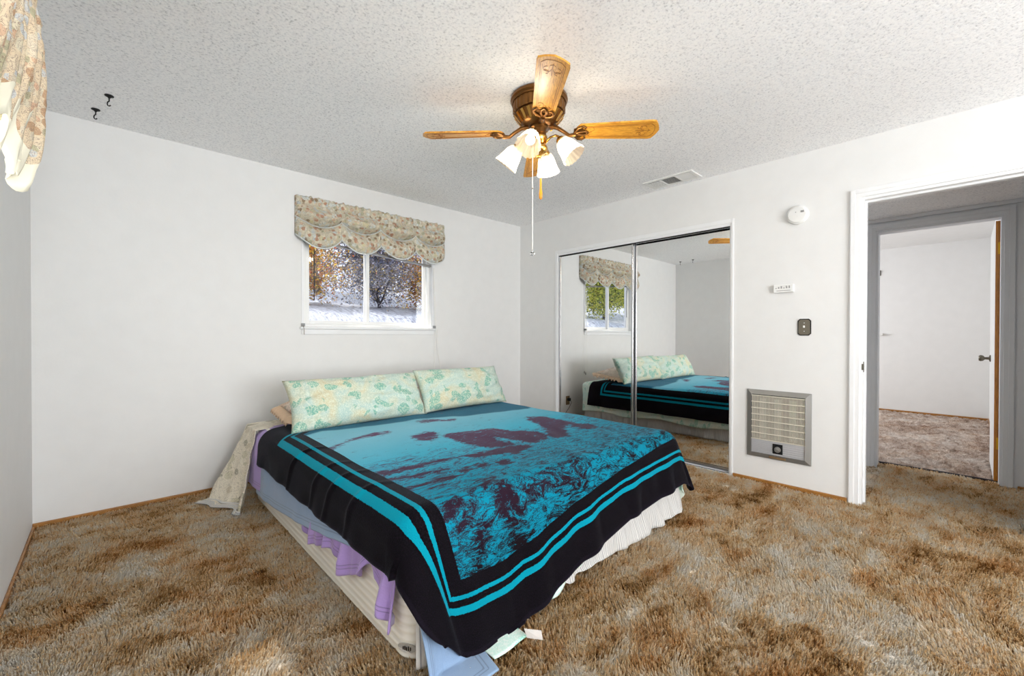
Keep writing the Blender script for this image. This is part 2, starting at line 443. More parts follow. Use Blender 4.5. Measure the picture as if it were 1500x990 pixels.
def vnoise(X, Y, seed):
    rs = np.random.RandomState(seed); Tb = rs.rand(256, 256)
    xi = np.floor(X).astype(int); yi = np.floor(Y).astype(int); fx = X - xi; fy = Y - yi
    fx = fx * fx * (3 - 2 * fx); fy = fy * fy * (3 - 2 * fy)
    g = lambda a, b: Tb[a % 256, b % 256]
    return (g(xi, yi) * (1 - fx) + g(xi + 1, yi) * fx) * (1 - fy) + (g(xi, yi + 1) * (1 - fx) + g(xi + 1, yi + 1) * fx) * fy
def carpet_mesh(name, x0, x1, y0, y1, st, mat):
    nx, ny = int((x1 - x0) / st), int((y1 - y0) / st)
    X, Y = np.meshgrid(np.linspace(x0, x1, nx + 1), np.linspace(y0, y1, ny + 1))
    ca, sa = math.cos(.75), math.sin(.75)
    U_, V_ = X * ca - Y * sa, X * sa + Y * ca
    Z = -.009 + (vnoise(U_ * 11, V_ * 18, 1) - .5) * .014 + (vnoise(U_ * 34, V_ * 60, 2) - .5) * .028 + (vnoise(X * 105, Y * 105, 3) - .5) * .022
    Z = np.minimum(Z, .014)
    co_ = np.stack([X, Y, Z], -1).reshape(-1, 3)
    idx = np.arange((nx + 1) * (ny + 1)).reshape(ny + 1, nx + 1)
    q = np.stack([idx[:-1, :-1], idx[:-1, 1:], idx[1:, 1:], idx[1:, :-1]], -1).reshape(-1, 4)
    me = bpy.data.meshes.new(name)
    me.vertices.add(len(co_)); me.vertices.foreach_set('co', co_.ravel())
    me.loops.add(q.size); me.loops.foreach_set('vertex_index', q.ravel())
    me.polygons.add(len(q)); me.polygons.foreach_set('loop_start', np.arange(0, q.size, 4)); me.polygons.foreach_set('loop_total', np.full(len(q), 4))
    me.update(calc_edges=True); me.materials.append(mat); me.polygons.foreach_set('use_smooth', [True] * len(q))
    o = bpy.data.objects.new(name, me); COL.objects.link(o); o['kind'] = 'structure'; return o
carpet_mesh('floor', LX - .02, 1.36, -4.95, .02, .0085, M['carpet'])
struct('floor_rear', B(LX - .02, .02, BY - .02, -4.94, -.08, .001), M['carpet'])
def pile(name, n, x0, x1, y0, y1, mat, seed):
    rs = np.random.RandomState(seed)
    X = rs.uniform(x0, x1, n); Y = rs.uniform(y0, y1, n)
    keep = ~((X > -2.86) & (X < -1.02) & (Y > -2.36) & (Y < -.34)) & ~((X > -.02) & (Y > -3.25)) & ~((X > -.02) & (X < .14) & (Y < -4.03))
    X, Y = X[keep], Y[keep]; n = len(X)
    h = rs.uniform(.013, .024, n) * (.8 + .5 * vnoise(X * 9, Y * 9, 5)); a = rs.uniform(0, PI, n)
    la = vnoise(X * 3, Y * 3, 6) * 9 + rs.uniform(-1.1, 1.1, n); lm = h * rs.uniform(.15, .75, n)
    w0 = rs.uniform(.0020, .0034, n)
    V = []; base = np.stack([X, Y, np.full(n, -.012)], -1)
    tip = np.stack([X + np.cos(la) * lm, Y + np.sin(la) * lm, -.006 + h], -1)
    for k in range(2):
        d = np.stack([np.cos(a + k * PI / 2), np.sin(a + k * PI / 2), np.zeros(n)], -1) * w0[:, None]
        V += [base - d, base + d, tip + d * .55, tip - d * .55]
    co_ = np.stack(V, 1).reshape(-1, 3); nq = n * 2
    me = bpy.data.meshes.new(name); me.vertices.add(len(co_)); me.vertices.foreach_set('co', co_.ravel())
    me.loops.add(nq * 4); me.loops.foreach_set('vertex_index', np.arange(nq * 4))
    me.polygons.add(nq); me.polygons.foreach_set('loop_start', np.arange(0, nq * 4, 4)); me.polygons.foreach_set('loop_total', np.full(nq, 4))
    me.update(calc_edges=True); me.materials.append(mat)
    o = bpy.data.objects.new(name, me); COL.objects.link(o)
    tag(o, 'long brown and beige shag pile of the bedroom and hall carpet', 'carpet pile', None, 'stuff'); return o
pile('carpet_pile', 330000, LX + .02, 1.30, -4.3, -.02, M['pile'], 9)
# closet shell, hall and far room
bm = bmesh.new(); box(bm, .68, .74, -2.66, -.35, 0, H); box(bm, T, .68, -.47, -.41, 0, H); box(bm, T, .68, -2.66, -2.6, 0, H)
struct('wall_closet', bm, M['wall'])
HX, HH = 1.2, 2.13
OY0, OY1, OZ = -3.175, -3.905, 2.03                  # second doorway
bm = bmesh.new()
box(bm, HX, HX + .11, -2.66, OY0, 0, H); box(bm, HX, HX + .11, OY1, -4.95, 0, H); box(bm, HX, HX + .11, OY0, OY1, OZ, H)
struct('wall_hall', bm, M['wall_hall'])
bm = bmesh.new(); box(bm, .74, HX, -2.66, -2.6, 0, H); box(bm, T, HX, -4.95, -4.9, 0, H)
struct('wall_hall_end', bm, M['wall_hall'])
struct('ceiling_hall', B(T, HX, -4.9, -2.66, HH, HH + .1), M['ceiling'])
FX = 4.92
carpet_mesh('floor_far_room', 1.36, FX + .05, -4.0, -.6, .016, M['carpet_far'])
struct('wall_far_room', B(FX, FX + .1, -4.05, -.6, 0, H), M['wall'])
struct('wall_far_room_right', B(HX + .11, FX, -4.06, -3.94, 0, H), M['wall'])
bm = bmesh.new()
box(bm, HX + .11, 1.7, -.72, -.6, 0, H); box(bm, 4.3, FX, -.72, -.6, 0, H); box(bm, 1.7, 4.3, -.72, -.6, 0, .8); box(bm, 1.7, 4.3, -.72, -.6, 2.1, H)
struct('wall_far_room_left', bm, M['wall'])
bm = bmesh.new(); box(bm, HX + .11, HX + .16, -2.6, -.72, 0, H)
struct('wall_far_room_near', bm, M['wall'])
struct('ceiling_far_room', B(HX + .11, FX, -4.0, -.6, H, H + .1), M['wall'])
struct('trim_10', B(1.345, 1.362, OY1, OY0, 0, .010, bevel=.003), M['bark'])   # carpet seam strip

# wooden base strips
def strip(name, x0, x1, y0, y1, z=.030): struct(name, B(x0, x1, y0, y1, 0, z, bevel=.004), M['baseboard'])
strip('baseboard_back', LX, -2.6, -.014, 0)
strip('baseboard_back_right', -.9, 0, -.014, 0)
strip('baseboard_left', LX, LX + .012, -1.4, -.014, .018)
strip('baseboard_left_near', LX, LX + .012, BY, -1.4, .018)
strip('baseboard_right', -.016, 0, -3.165, -2.44)
strip('baseboard_right_corner', -.016, 0, -.56, -.014)
strip('baseboard_hall', HX - .014, HX, -4.9, OY1 - .075)
strip('baseboard_far_room', FX - .014, FX, -3.94, -.72, .02)
strip('baseboard_far_room_right', 2.2, FX - .014, -3.94, -3.928, .02)

def casing(name, x, y0, y1, ztop, w, th, mat, sgn=-1, extra=0):
    """door casing on plane x around opening y0..y1; sgn -1: stands out towards -x"""
    xa, xb = (x + sgn * th, x) if sgn < 0 else (x, x + th)
    bm = bmesh.new(); ya, yb = max(y0, y1), min(y0, y1)
    for a, b, zz0, zz1 in ((ya, ya + w, 0, ztop + w), (yb - w, yb, 0, ztop + w), (yb, ya, ztop, ztop + w)):
        box(bm, xa, xb, a, b, zz0, zz1)
    if extra:
        xo = xa - extra if sgn < 0 else xb + extra
        for a, b, zz0, zz1 in ((ya + w * .45, ya + w - .004, 0, ztop + w - .004), (yb - w + .004, yb - w * .45, 0, ztop + w - .004), (yb - w * .45, ya + w * .45, ztop + w * .45, ztop + w - .004)):
            box(bm, xo, (xa if sgn < 0 else xb), a, b, zz0, zz1, bevel=.002)
    return struct(name, bm, mat)
casing('trim_1', 0, DY0, DY1, DZ, .055, .014, M['trim'], -1, .004)
# jamb lining of the doorway with stop and strike plate
bm = bmesh.new()
box(bm, 0, T, DY0 - .018, DY0, 0, DZ); box(bm, 0, T, DY1, DY1 + .018, 0, DZ); box(bm, 0, T, DY1 + .018, DY0 - .018, DZ - .018, DZ)
box(bm, .045, .08, DY0 - .028, DY0 - .018, 0, DZ - .018); box(bm, .045, .08, DY1 + .018, DY1 + .03, 0, DZ - .018); box(bm, .045, .08, DY1 + .03, DY0 - .028, DZ - .03, DZ - .018)
jamb = struct('trim_2', bm, M['trim'])
bm = bmesh.new(); box(bm, .008, .034, DY0 - .021, DY0 - .0175, .885, .955, bevel=.002)
box(bm, -.002, .009, DY0 - .021, DY0 - .012, .90, .94)
link('strike_plate', bm, M['steel_dark'], jamb)
casing('trim_3', HX, OY0, OY1, OZ, .057, .016, M['wall_hall'], -1, .005)
bm = bmesh.new()
box(bm, HX, HX + .11, OY0 - .016, OY0, 0, OZ); box(bm, HX, HX + .11, OY1, OY1 + .016, 0, OZ); box(bm, HX, HX + .11, OY1 + .016, OY0 - .016, OZ - .016, OZ)
struct('trim_4', bm, M['wall_hall'])
# hall: a rail where hall wall meets its lowered ceiling
struct('trim_5', B(HX - .02, HX, -4.9, -2.66, HH - .03, HH, bevel=.004), M['wall_hall'])
# closet casing + head board + tracks
bm = bmesh.new()
box(bm, -.008, 0, CY0, CY0 + .03, 0, CZ + .035, bevel=.002); box(bm, -.008, 0, CY1 - .018, CY1, 0, CZ + .035, bevel=.002); box(bm, -.008, 0, CY1, CY0, CZ, CZ + .035, bevel=.002)
struct('trim_6', bm, M['trim'])
bm = bmesh.new()
box(bm, 0, T, CY0 - .012, CY0, 0, CZ); box(bm, 0, T, CY1, CY1 + .012, 0, CZ)
struct('trim_7', bm, M['trim'])
bm = bmesh.new(); box(bm, .0, .005, CY1 + .012, CY0 - .012, CZ - .022, CZ); box(bm, .01, .10, CY1 + .012, CY0 - .012, CZ - .006, CZ)
tr = struct('trim_8', bm, M['trim'])
bm = bmesh.new(); box(bm, .006, .010, CY1 + .012, CY0 - .012, CZ - .032, CZ - .006); link('track_shadow_gap', bm, M['dark'], tr)
bm = bmesh.new(); box(bm, -.012, .10, CY1 + .012, CY0 - .012, 0, .006)
box(bm, -.012, -.004, CY1 + .012, CY0 - .012, .006, .014); box(bm, .028, .036, CY1 + .012, CY0 - .012, .006, .018); box(bm, .07, .078, CY1 + .012, CY0 - .012, .006, .014)
tr = struct('trim_9', bm, M['trim'])
link('track_slot', B(.0, .026, CY1 + .05, CY0 - .02, .0065, .0105), M['dark'], tr)
link('track_guide', B(.0, .026, CY1 + .014, CY1 + .045, .0065, .016, bevel=.003), M['plastic_grey'], tr)

def sliding(name, x, y0, y1):
    root = bpy.data.objects.new(name, None); COL.objects.link(root); root['kind'] = 'structure'; root.location = (x, (y0 + y1) / 2, .015)
    ORG[root.as_pointer()] = Vector(root.location)
    z0, z1 = .018, CZ - .012
    bm = bmesh.new(); w = .017
    box(bm, x - .012, x + .012, y0, y0 - w, z0, z1, bevel=.003); box(bm, x - .012, x + .012, y1 + w, y1, z0, z1, bevel=.003)
    box(bm, x - .010, x + .012, y1 + w, y0 - w, z1 - .012, z1); box(bm, x - .010, x + .012, y1 + w, y0 - w, z0, z0 + .022)
    link('door_frame', bm, M['chrome'], root)
    link('mirror_pane', B(x - .003, x + .003, y1 + w, y0 - w, z0 + .022, z1 - .012), M['mirror'], root)
    return root
sliding('door_1', .022, CY0 - .014, -1.525)
sliding('door_2', .056, -1.485, CY1 + .014)

# far room door, open against the right: edge-on to the camera
dr = bpy.data.objects.new('door_3', None); COL.objects.link(dr); dr['kind'] = 'structure'; dr.location = (1.33, -3.89, 0); ORG[dr.as_pointer()] = Vector(dr.location)
link('door_slab', B(1.33, 2.06, -3.905, -3.866, .012, OZ - .02), M['wall'], dr)
link('door_edge_band', B(1.326, 1.3305, -3.905, -3.866, .012, OZ - .02), M['door_edge'], dr)
for z in (.30, 1.80):
    bm = bmesh.new(); box(bm, 1.322, 1.3265, -3.900, -3.878, z - .045, z + .045, bevel=.002); tube(bm, [(1.318, -3.906, z - .045), (1.318, -3.906, z + .05)], .0065, 10)
    box(bm, 1.300, 1.3265, -3.905, -3.9015, z - .045, z + .045)
    link('hinge', bm, M['brass_yellow'], dr)
bm = bmesh.new()
Rk = Matrix.Rotation(-PI / 2, 4, 'X')
lathe(bm, [(.03, 0), (.03, .006), (.012, .012), (.011, .035), (.024, .045), (.028, .06), (.022, .072), (0, .074)], (2.0, -3.866, .93), 20, Rk)
lathe(bm, [(.03, 0), (.03, .006), (.012, .012), (.011, .02), (.02, .024), (.018, .03), (0, .032)], (2.0, -3.905, .93), 20, Matrix.Rotation(PI / 2, 4, 'X'))
link('door_knob', bm, M['steel_dark'], dr, smooth=True)

# ------------------------------------------------------------------ windows
def window(name, P, w, h, split, parent_mat, slider=True, cords=False):
    """P(u, d, v): u along, d depth outwards, v up; frame ring, sashes, glass"""
    root = bpy.data.objects.new(name, None); COL.objects.link(root); root['kind'] = 'structure'; root.location = P(w / 2, .06, 0)
    ORG[root.as_pointer()] = Vector(root.location)
    def bx(bm, u0, u1, d0, d1, v0, v1, bev=.003):
        a, b = P(u0, d0, v0), P(u1, d1, v1); return box(bm, a[0], b[0], a[1], b[1], a[2], b[2], bevel=bev)
    f = .028
    bm = bmesh.new()
    bx(bm, 0, f, .045, .11, 0, h); bx(bm, w - f, w, .045, .11, 0, h); bx(bm, f, w - f, .045, .11, 0, f); bx(bm, f, w - f, .045, .11, h - f, h)
    link('window_frame', bm, M['vinyl'], root)
    for i, (a, b, d) in enumerate(((f, split + .018, .05), (split - .018, w - f, .078))):
        s = .030
        bm = bmesh.new()
        bx(bm, a, a + s, d, d + .022, f, h - f); bx(bm, b - s, b, d, d + .022, f, h - f); bx(bm, a + s, b - s, d, d + .022, f, f + s); bx(bm, a + s, b - s, d, d + .022, h - f - s, h - f)
        sash = link('sash', bm, M['vinyl'], root)
        bm = bmesh.new(); bx(bm, a + s, b - s, d + .009, d + .013, f + s, h - f - s, 0)
        link('glass_pane', bm, M['glass'], sash)
    bm = bmesh.new(); bx(bm, split - .012, split + .004, .040, .05, h * .28, h * .28 + .05)
    link('sash_latch', bm, M['vinyl'], root)
    return root
window('window_1', lambda u, d, v: (WX0 + u, d, WZ0 + v), WX1 - WX0, WZ1 - WZ0, .565, None)
window('window_2', lambda u, d, v: (LX - d, LY0 - u, LZ0 + v), LY0 - LY1, LZ1 - LZ0, .77, None)
window('window_rear_added', lambda u, d, v: (SX0 + u, BY - d, SZ0 + v), SX1 - SX0, SZ1 - SZ0, 1.3, None)
# sill with apron, thin casing round window_1
bm = bmesh.new()
box(bm, WX0 - .035, WX1 + .03, -.030, 0, WZ0 - .016, WZ0 + .003, bevel=.004); box(bm, WX0, WX1, 0, .05, WZ0 - .001, WZ0 + .003)
box(bm, WX0 - .02, WX1 + .02, -.010, 0, WZ0 - .060, WZ0 - .016, bevel=.003)
struct('trim_11', bm, M['trim'])
bm = bmesh.new()
box(bm, WX1 + .001, WX1 + .026, -.008, 0, WZ0 + .003, WZ1 + .03, bevel=.002); box(bm, WX0 - .02, WX0 - .001, -.006, 0, WZ0 + .003, WZ1 + .03, bevel=.002)
struct('trim_12', bm, M['trim'])
bm = bmesh.new(); box(bm, LX, LX + .03, LY1 - .03, LY0 + .03, LZ0 - .02, LZ0, bevel=.004); struct('trim_13', bm, M['trim'])

# shade brackets and cords on window_1
def bracket(x, lab):
    t = thing('blind_bracket', (x, -.01, WZ0), lab, 'bracket')
    bm = bmesh.new(); box(bm, x - .012, x + .012, -.034, -.004, WZ0 + .004, WZ0 + .030, bevel=.003); box(bm, x - .007, x + .004, -.046, -.034, WZ0 + .010, WZ0 + .024, bevel=.002)
    link('bracket_body', bm, M['plastic_grey'], t)
    return t
t = bracket(-2.488, 'small grey blind bracket with a short pin at the left end of the window sill')
bm = tube(bmesh.new(), [(-2.492, -.036, WZ0 + .02), (-2.486, -.040, WZ0 - .02), (-2.486, -.040, WZ0 - .062)], .0022, 6); link('hold_down_pin', bm, M['steel_dark'], t)
bracket(-1.236, 'small grey blind bracket at the right end of the window sill')
t = thing('window_blind', (-1.86, .02, 1.84), 'raised white blind, its grey bottom rail and hanging cords showing under the floral valance', 'blind')
link('blind_stack', B(-2.46, -1.262, .004, .034, 1.922, 2.0, bevel=.004), M['plastic'], t)
link('bottom_rail', prism(bmesh.new(), [(-2.46, 0, 1.905), (-1.262, 0, 1.812), (-1.262, 0, 1.828), (-2.46, 0, 1.921)], (0, .036, 0)), M['heater_frame'], t)
bm = bmesh.new()
def cord(bm, pts, r=.0016):
    out = []
    for i in range(len(pts) - 1):
        a, b = Vector(pts[i]), Vector(pts[i + 1])
        for k in range(6): out.append(a.lerp(b, k / 6))
    out.append(Vector(pts[-1])); return tube(bm, out, r, 6)
cord(bm, [(-1.252, -.030, 1.80), (-1.240, -.034, 1.3), (-1.236, -.050, 1.19), (-1.236, -.030, 1.0), (-1.244, -.022, .60)])
cord(bm, [(-1.249, -.030, 1.80), (-1.232, -.034, 1.3), (-1.222, -.050, 1.19), (-1.205, -.030, 1.0), (-1.165, -.02, .80), (-1.170, -.02, .70), (-1.215, -.02, .62)])
link('pull_cord', bm, M['thread'], t, smooth=True)
for (x, z) in ((-1.244, .58), (-1.215, .60)):
    bm = lathe(bmesh.new(), [(.002, .022), (.006, .015), (.008, -.012), (0, -.014)], (x, -.022, z), 10); link('cord_tassel', bm, M['plastic_grey'], t, smooth=True)

# tilt wand of the old blind on the left pane
t = thing('blind_wand', (-2.385, .03, 1.5), 'thin dark blind wand hanging in front of the left window pane', 'wand')
link('wand_rod', tube(bmesh.new(), [(-2.385, .028, 1.845), (-2.385, .028, 1.43)], .0035, 6), M['black_iron'], t)
link('wand_tip', tube(bmesh.new(), [(-2.385, .028, 1.43), (-2.385, .028, 1.415)], [.0055, .003], 6), M['black_iron'], t)

t = thing('added_roller_shade', (LX - .02, -2.5, 2.0), 'added translucent linen roller shade, unseen behind the large valance, narrowing the sun patch', 'shade')  # unseen shade, added to trim the sun patch on the carpet
link('shade_cloth', B(LX - .022, LX - .019, LY1 + .01, LY0 - .01, 1.30, 2.02), M['shade'], t)
link('shade_roller', tube(bmesh.new(), [(LX - .02, LY1 + .01, 2.025), (LX - .02, LY0 - .01, 2.025)], .016, 12), M['plastic'], t)
link('shade_bar', B(LX - .027, LX - .014, LY1 + .01, LY0 - .01, 1.285, 1.305, bevel=.003), M['plastic'], t)
# balloon valances
def valance(root, P, W, ztop, zmid, zlow, nb, mat, trim, dscale=1.0, seed=0, lace=0.0, ret=0.08):
    NU, NVv = 60 * nb, 70
    def puff(s):
        return abs(math.sin(PI * s * nb)) ** .75
    def surf(s, t):
        pf = puff(s)
        zm = zmid + .075 * (1 - pf); zl = zlow + .105 * (1 - pf)
        g1 = noise.noise(Vector((s * W * 34 + seed, t * 2.6, 3.1))) + .45 * noise.noise(Vector((s * W * 60, t * 14, 6.1 + seed))); g2 = noise.noise(Vector((s * W * 90, t * 3, 9.7 + seed)))
        if t < .12:            # header ruffle
            q = t / .12; z = ztop - q * .055; d = .052 + .016 * g1 + .008 * g2 + .010 * math.sin(q * PI)
            z += (1 - q) * .012 * g1
        elif t < .62:          # upper puff
            q = (t - .12) / .5; z = (ztop - .055) + (zm - ztop + .055) * q
            d = .05 + (.075 * pf + .012) * math.sin(PI * q ** 1.5) ** .9 + (.014 * (1 - q) + .006) * g1 + .006 * g2 + .016 * math.sin(q * 9 + pf * 3 + seed) * pf * q
        elif t < .70:          # tuck
            q = (t - .62) / .08; z = zm - .012 * math.sin(q * PI) * 0 - .005 * q; d = .05 - .03 * math.sin(q * PI) + .006 * g1
        else:                  # lower puff
            q = (t - .70) / .30; z = zm - .005 + (zl - zm) * q
            d = .05 + (.062 * pf + .01) * math.sin(PI * min(1, q * .85)) + .012 * g1 * (1 - .4 * q) + .005 * g2
        return z, d * dscale
    bm = bmesh.new(); rows = []
    for j in range(NVv + 1):
        t = j / NVv; r = []
        for i in range(NU + 1):
            s = i / NU; z, d = surf(s, t)
            e = min(s, 1 - s) * W / ret
            if e < 1: d = d * math.sqrt(max(0.0, 1 - (1 - e) ** 2)) + .004
            r.append(bm.verts.new(P(s * W, d, z)))
        rows.append(r)
    for j in range(NVv):
        for i in range(NU): bm.faces.new((rows[j][i], rows[j][i + 1], rows[j + 1][i + 1], rows[j + 1][i]))
    f = link('gathered_fabric', bm, mat, root, smooth=True)
    md = f.modifiers.new('thick', 'SOLIDIFY'); md.thickness = .003; md.offset = 0
    bm = bmesh.new(); pts_ = []
    for i in range(NU * 2 + 1):
        s = i / (NU * 2); z, d = surf(s, .665); z2, d2 = surf(s, .73)
        e = min(s, 1 - s) * W / ret; d = max(d, d2) * .9 + .004
        if e < 1: d = d * math.sqrt(max(0.0, 1 - (1 - e) ** 2)) + .004
        pts_.append(P(s * W, d, z - .004))
    link('swag_piping', tube(bm, pts_, .0045, 6), trim, root, smooth=True)
    # hem piping / lace follows the lower edge
    bm = bmesh.new(); rows = []
    hgt = max(lace, .012); nj = 6
    for j in range(nj + 1):
        r = []
        for i in range(NU * 2 + 1):
            s = i / (NU * 2); z, d = surf(s, 1.0)
            e = min(s, 1 - s) * W / ret
            if e < 1: d = d * math.sqrt(max(0.0, 1 - (1 - e) ** 2)) + .004
            q = j / nj
            wv = math.sin(s * W * 150 + 2 * noise.noise(Vector((s * 30, 0, seed)))) * (.012 if lace else .001) * q
            zz = z - hgt * q + (.006 * abs(math.sin(s * W * 75)) if lace and j == nj else 0)
            r.append(bm.verts.new(P(s * W, d + .004 + wv, zz)))
        rows.append(r)
    for j in range(nj):
        for i in range(NU * 2): bm.faces.new((rows[j][i], rows[j][i + 1], rows[j + 1][i + 1], rows[j + 1][i]))
    e = link('hem_trim', bm, trim, root, smooth=True)
    md = e.modifiers.new('thick', 'SOLIDIFY'); md.thickness = .004; md.offset = 0
    return root
t = thing('valance', (-1.83, -.02, 2.0), 'gathered floral balloon valance over the small window above the bed', 'valance')
valance(t, lambda u, d, z: (-2.545 + u, -d, z), 1.43, 2.245, 2.015, 1.845, 4, M['valance'], M['piping'])
link('curtain_rod', tube(bmesh.new(), [(-2.52, -.028, 2.215), (-1.14, -.028, 2.215)], .010, 8), M['plastic'], t)
t = thing('valance', (LX, -2.5, 2.0), 'large sunlit floral valance with eyelet lace hem at the left edge, nearest the camera', 'valance')
VL = 1.85
valance(t, lambda u, d, z: (LX + d, -1.49 - u, z), VL, 2.32, 2.03, 1.85, 5, M['valance_sun'], M['lace'], 1.12, 5, .03, .05)
# front tier: a second flounce hanging lower, nearer the room
bm = bmesh.new(); rows = []
NU = 300; NJ = 26
for j in range(NJ + 1):
    q = j / NJ; r = []
    for i in range(NU + 1):
        s = i / NU; y = -1.80 - s * 1.6
        g = noise.noise(Vector((s * 52, q * 1.2, 4))); g2 = noise.noise(Vector((s * 16, q * 2, 8)))
        z = 2.26 - q * (.66 + .05 * math.sin(s * 55) + .03 * math.sin(s * 131)) + .02 * g
        d = .125 + .055 * math.sin(PI * min(1, q * .9)) + (.012 + .026 * q) * g + .02 * g2 * q + .006 * noise.noise(Vector((s * 150, q * 16, 1))) + .008 * noise.noise(Vector((s * 90, q * 5, 2)))
        r.append(bm.verts.new((LX + d, y, z)))
    rows.append(r)
for j in range(NJ):
    for i in range(NU): bm.faces.new((rows[j][i], rows[j][i + 1], rows[j + 1][i + 1], rows[j + 1][i]))
f = link('front_flounce', bm, [M['valance_sun'], M['lace']], t, smooth=True)
for p in f.data.polygons:
    if p.index // NU >= NJ - 3: p.material_index = 1
md = f.modifiers.new('thick', 'SOLIDIFY'); md.thickness = .003
link('curtain_rod', tube(bmesh.new(), [(LX + .05, -1.5, 2.27), (LX + .05, -3.4, 2.27)], .011, 8), M['plastic'], t)

# ------------------------------------------------------------------ fixtures on the right wall
t = thing('smoke_detector', (0, -2.871, 2.0), 'round white smoke detector high on the wall above the thermostat', 'smoke detector')
Rx = Matrix.Rotation(-PI / 2, 4, 'Y')
bm = lathe(bmesh.new(), [(.068, 0), (.068, .018), (.062, .026), (.058, .027), (.054, .034), (.03, .037), (0, .037)], (0, -2.871, 2.0), 40, Rx)
link('detector_body', bm, M['plastic'], t, smooth=True, angle=40)
link('vent_slot', B(-.0385, -.034, -2.915, -2.895, 2.008, 2.022), M['plastic_grey'], t); link('vent_slot', B(-.0385, -.036, -2.868, -2.862, 2.012, 2.018), M['plastic_grey'], t)
bm = lathe(bmesh.new(), [(.010, 0), (.010, .002), (0, .003)], (-.037, -2.872, 1.99), 16, Rx); link('test_button', bm, M['plastic'], t)
t = thing('thermostat', (0, -2.787, 1.473), 'small white wall thermostat between smoke detector and light switch', 'thermostat')
link('thermostat_body', B(-.030, 0, -2.852, -2.724, 1.445, 1.503, bevel=.004), M['plastic'], t)
bm = bmesh.new()
for k in range(6): box(bm, -.0315, -.0295, -2.738 - k * .017, -2.746 - k * .017, 1.474, 1.480 + .006 * (k % 3))
link('dial_marks', bm, M['plastic_grey'], t)
link('set_lever', B(-.034, -.029, -2.812, -2.806, 1.480, 1.492), M['plastic_grey'], t)
link('display_slot', B(-.0308, -.0298, -2.835, -2.745, 1.456, 1.460), M['plastic_grey'], t)
t = thing('light_switch', (0, -2.915, 1.188), 'aged metal plate light switch with cut corners beside the doorway', 'light switch')
def octa(x, yc, zc, hw, hh, c): return [(x, yc - hw + c, zc - hh), (x, yc + hw - c, zc - hh), (x, yc + hw, zc - hh + c), (x, yc + hw, zc + hh - c), (x, yc + hw - c, zc + hh), (x, yc - hw + c, zc + hh), (x, yc - hw, zc + hh - c), (x, yc - hw, zc - hh + c)]
bm = prism(bmesh.new(), octa(0, -2.915, 1.188, .041, .060, .014), (-.006, 0, 0)); link('switch_plate', bm, M['black_iron'], t)
bm = prism(bmesh.new(), octa(-.006, -2.915, 1.188, .035, .054, .012), (-.002, 0, 0)); link('plate_face', bm, M['steel_dark'], t)
link('toggle', B(-.020, -.008, -2.920, -2.910, 1.184, 1.200, bevel=.002), M['plastic'], t)
for z in (1.158, 1.218): link('plate_screw', lathe(bmesh.new(), [(.004, 0), (.003, .002), (0, .002)], (-.008, -2.915, z), 10, Rx), M['heater_silver'], t)

# wall heater
t = thing('wall_heater', (0, -2.752, .2), 'grey framed electric wall heater with cream grille low on the wall', 'heater')
y0, y1, z0, z1 = -2.543, -2.963, .198, .713
bm = bmesh.new(); w = .034
def fr(a, b, c, d, x0, x1):  # mitred frame ring
    o = [(a, c), (b, c), (b, d), (a, d)]; sg = [(-1, 1), (1, 1), (1, -1), (-1, -1)]
    inn = [(a - w, c + w), (b + w, c + w), (b + w, d - w), (a - w, d - w)]
    O0 = [bm.verts.new((0, p[0], p[1])) for p in o]; O1 = [bm.verts.new((x0, p[0], p[1])) for p in o]
    I1 = [bm.verts.new((x1, p[0], p[1])) for p in inn]; I0 = [bm.verts.new((0, p[0], p[1])) for p in inn]
    for k in range(4):
        n = (k + 1) % 4
        bm.faces.new((O0[k], O0[n], O1[n], O1[k])); bm.faces.new((O1[k], O1[n], I1[n], I1[k])); bm.faces.new((I1[k], I1[n], I0[n], I0[k]))
fr(y0, y1, z0, z1, -.010, -.026)
link('heater_frame', bm, M['heater_frame'], t)
iy0, iy1, iz0, iz1 = y0 - w, y1 + w, z0 + w, z1 - w
link('heater_back', B(-.004, -.001, iy1, iy0, iz0, iz1), M['dark'], t)
bm = bmesh.new(); gz0 = iz0 + .105
n = 40
for k in range(n + 1):
    y = iy0 - .006 - (iy0 - iy1 - .012) * k / n; box(bm, -.020, -.012, y - .0018, y + .0018, gz0, iz1 - .006)
for k in range(8):
    z = gz0 + (iz1 - .01 - gz0) * k / 7; box(bm, -.023, -.018, iy1, iy0, z - .003, z + .003)
link('grille', bm, M['heater_white'], t)
bm = bmesh.new()   # ceramic element glow-free coil behind the grille
for k in range(3):
    y = iy0 - .075 - k * .10
    box(bm, -.010, -.005, y - .022, y + .022, gz0 + .01, iz1 - .03)
link('heating_element', bm, M['plastic_grey'], t)
bm = bmesh.new(); box(bm, -.014, -.010, iy1, iy0, iz0, gz0 - .006)
for k in range(6):
    z = iz0 + .012 + k * .015; box(bm, -.020, -.014, iy1 + .006, -2.79, z, z + .006); box(bm, -.020, -.014, -2.715, iy0 - .006, z, z + .006)
link('lower_louvre', bm, M['heater_silver'], t)
link('control_plate', B(-.020, -.013, -2.787, -2.722, iz0 + .012, iz0 + .085, bevel=.002), M['black_iron'], t)
bm = lathe(bmesh.new(), [(.021, 0), (.021, .010), (.010, .012), (.009, .022), (0, .023)], (-.020, -2.756, iz0 + .046), 20, Rx); link('control_knob', bm, M['heater_frame'], t, smooth=True, angle=40)
link('name_plate', B(-.0255, -.0205, -2.81, -2.70, z0 + .010, z0 + .024), M['outlet'], t)

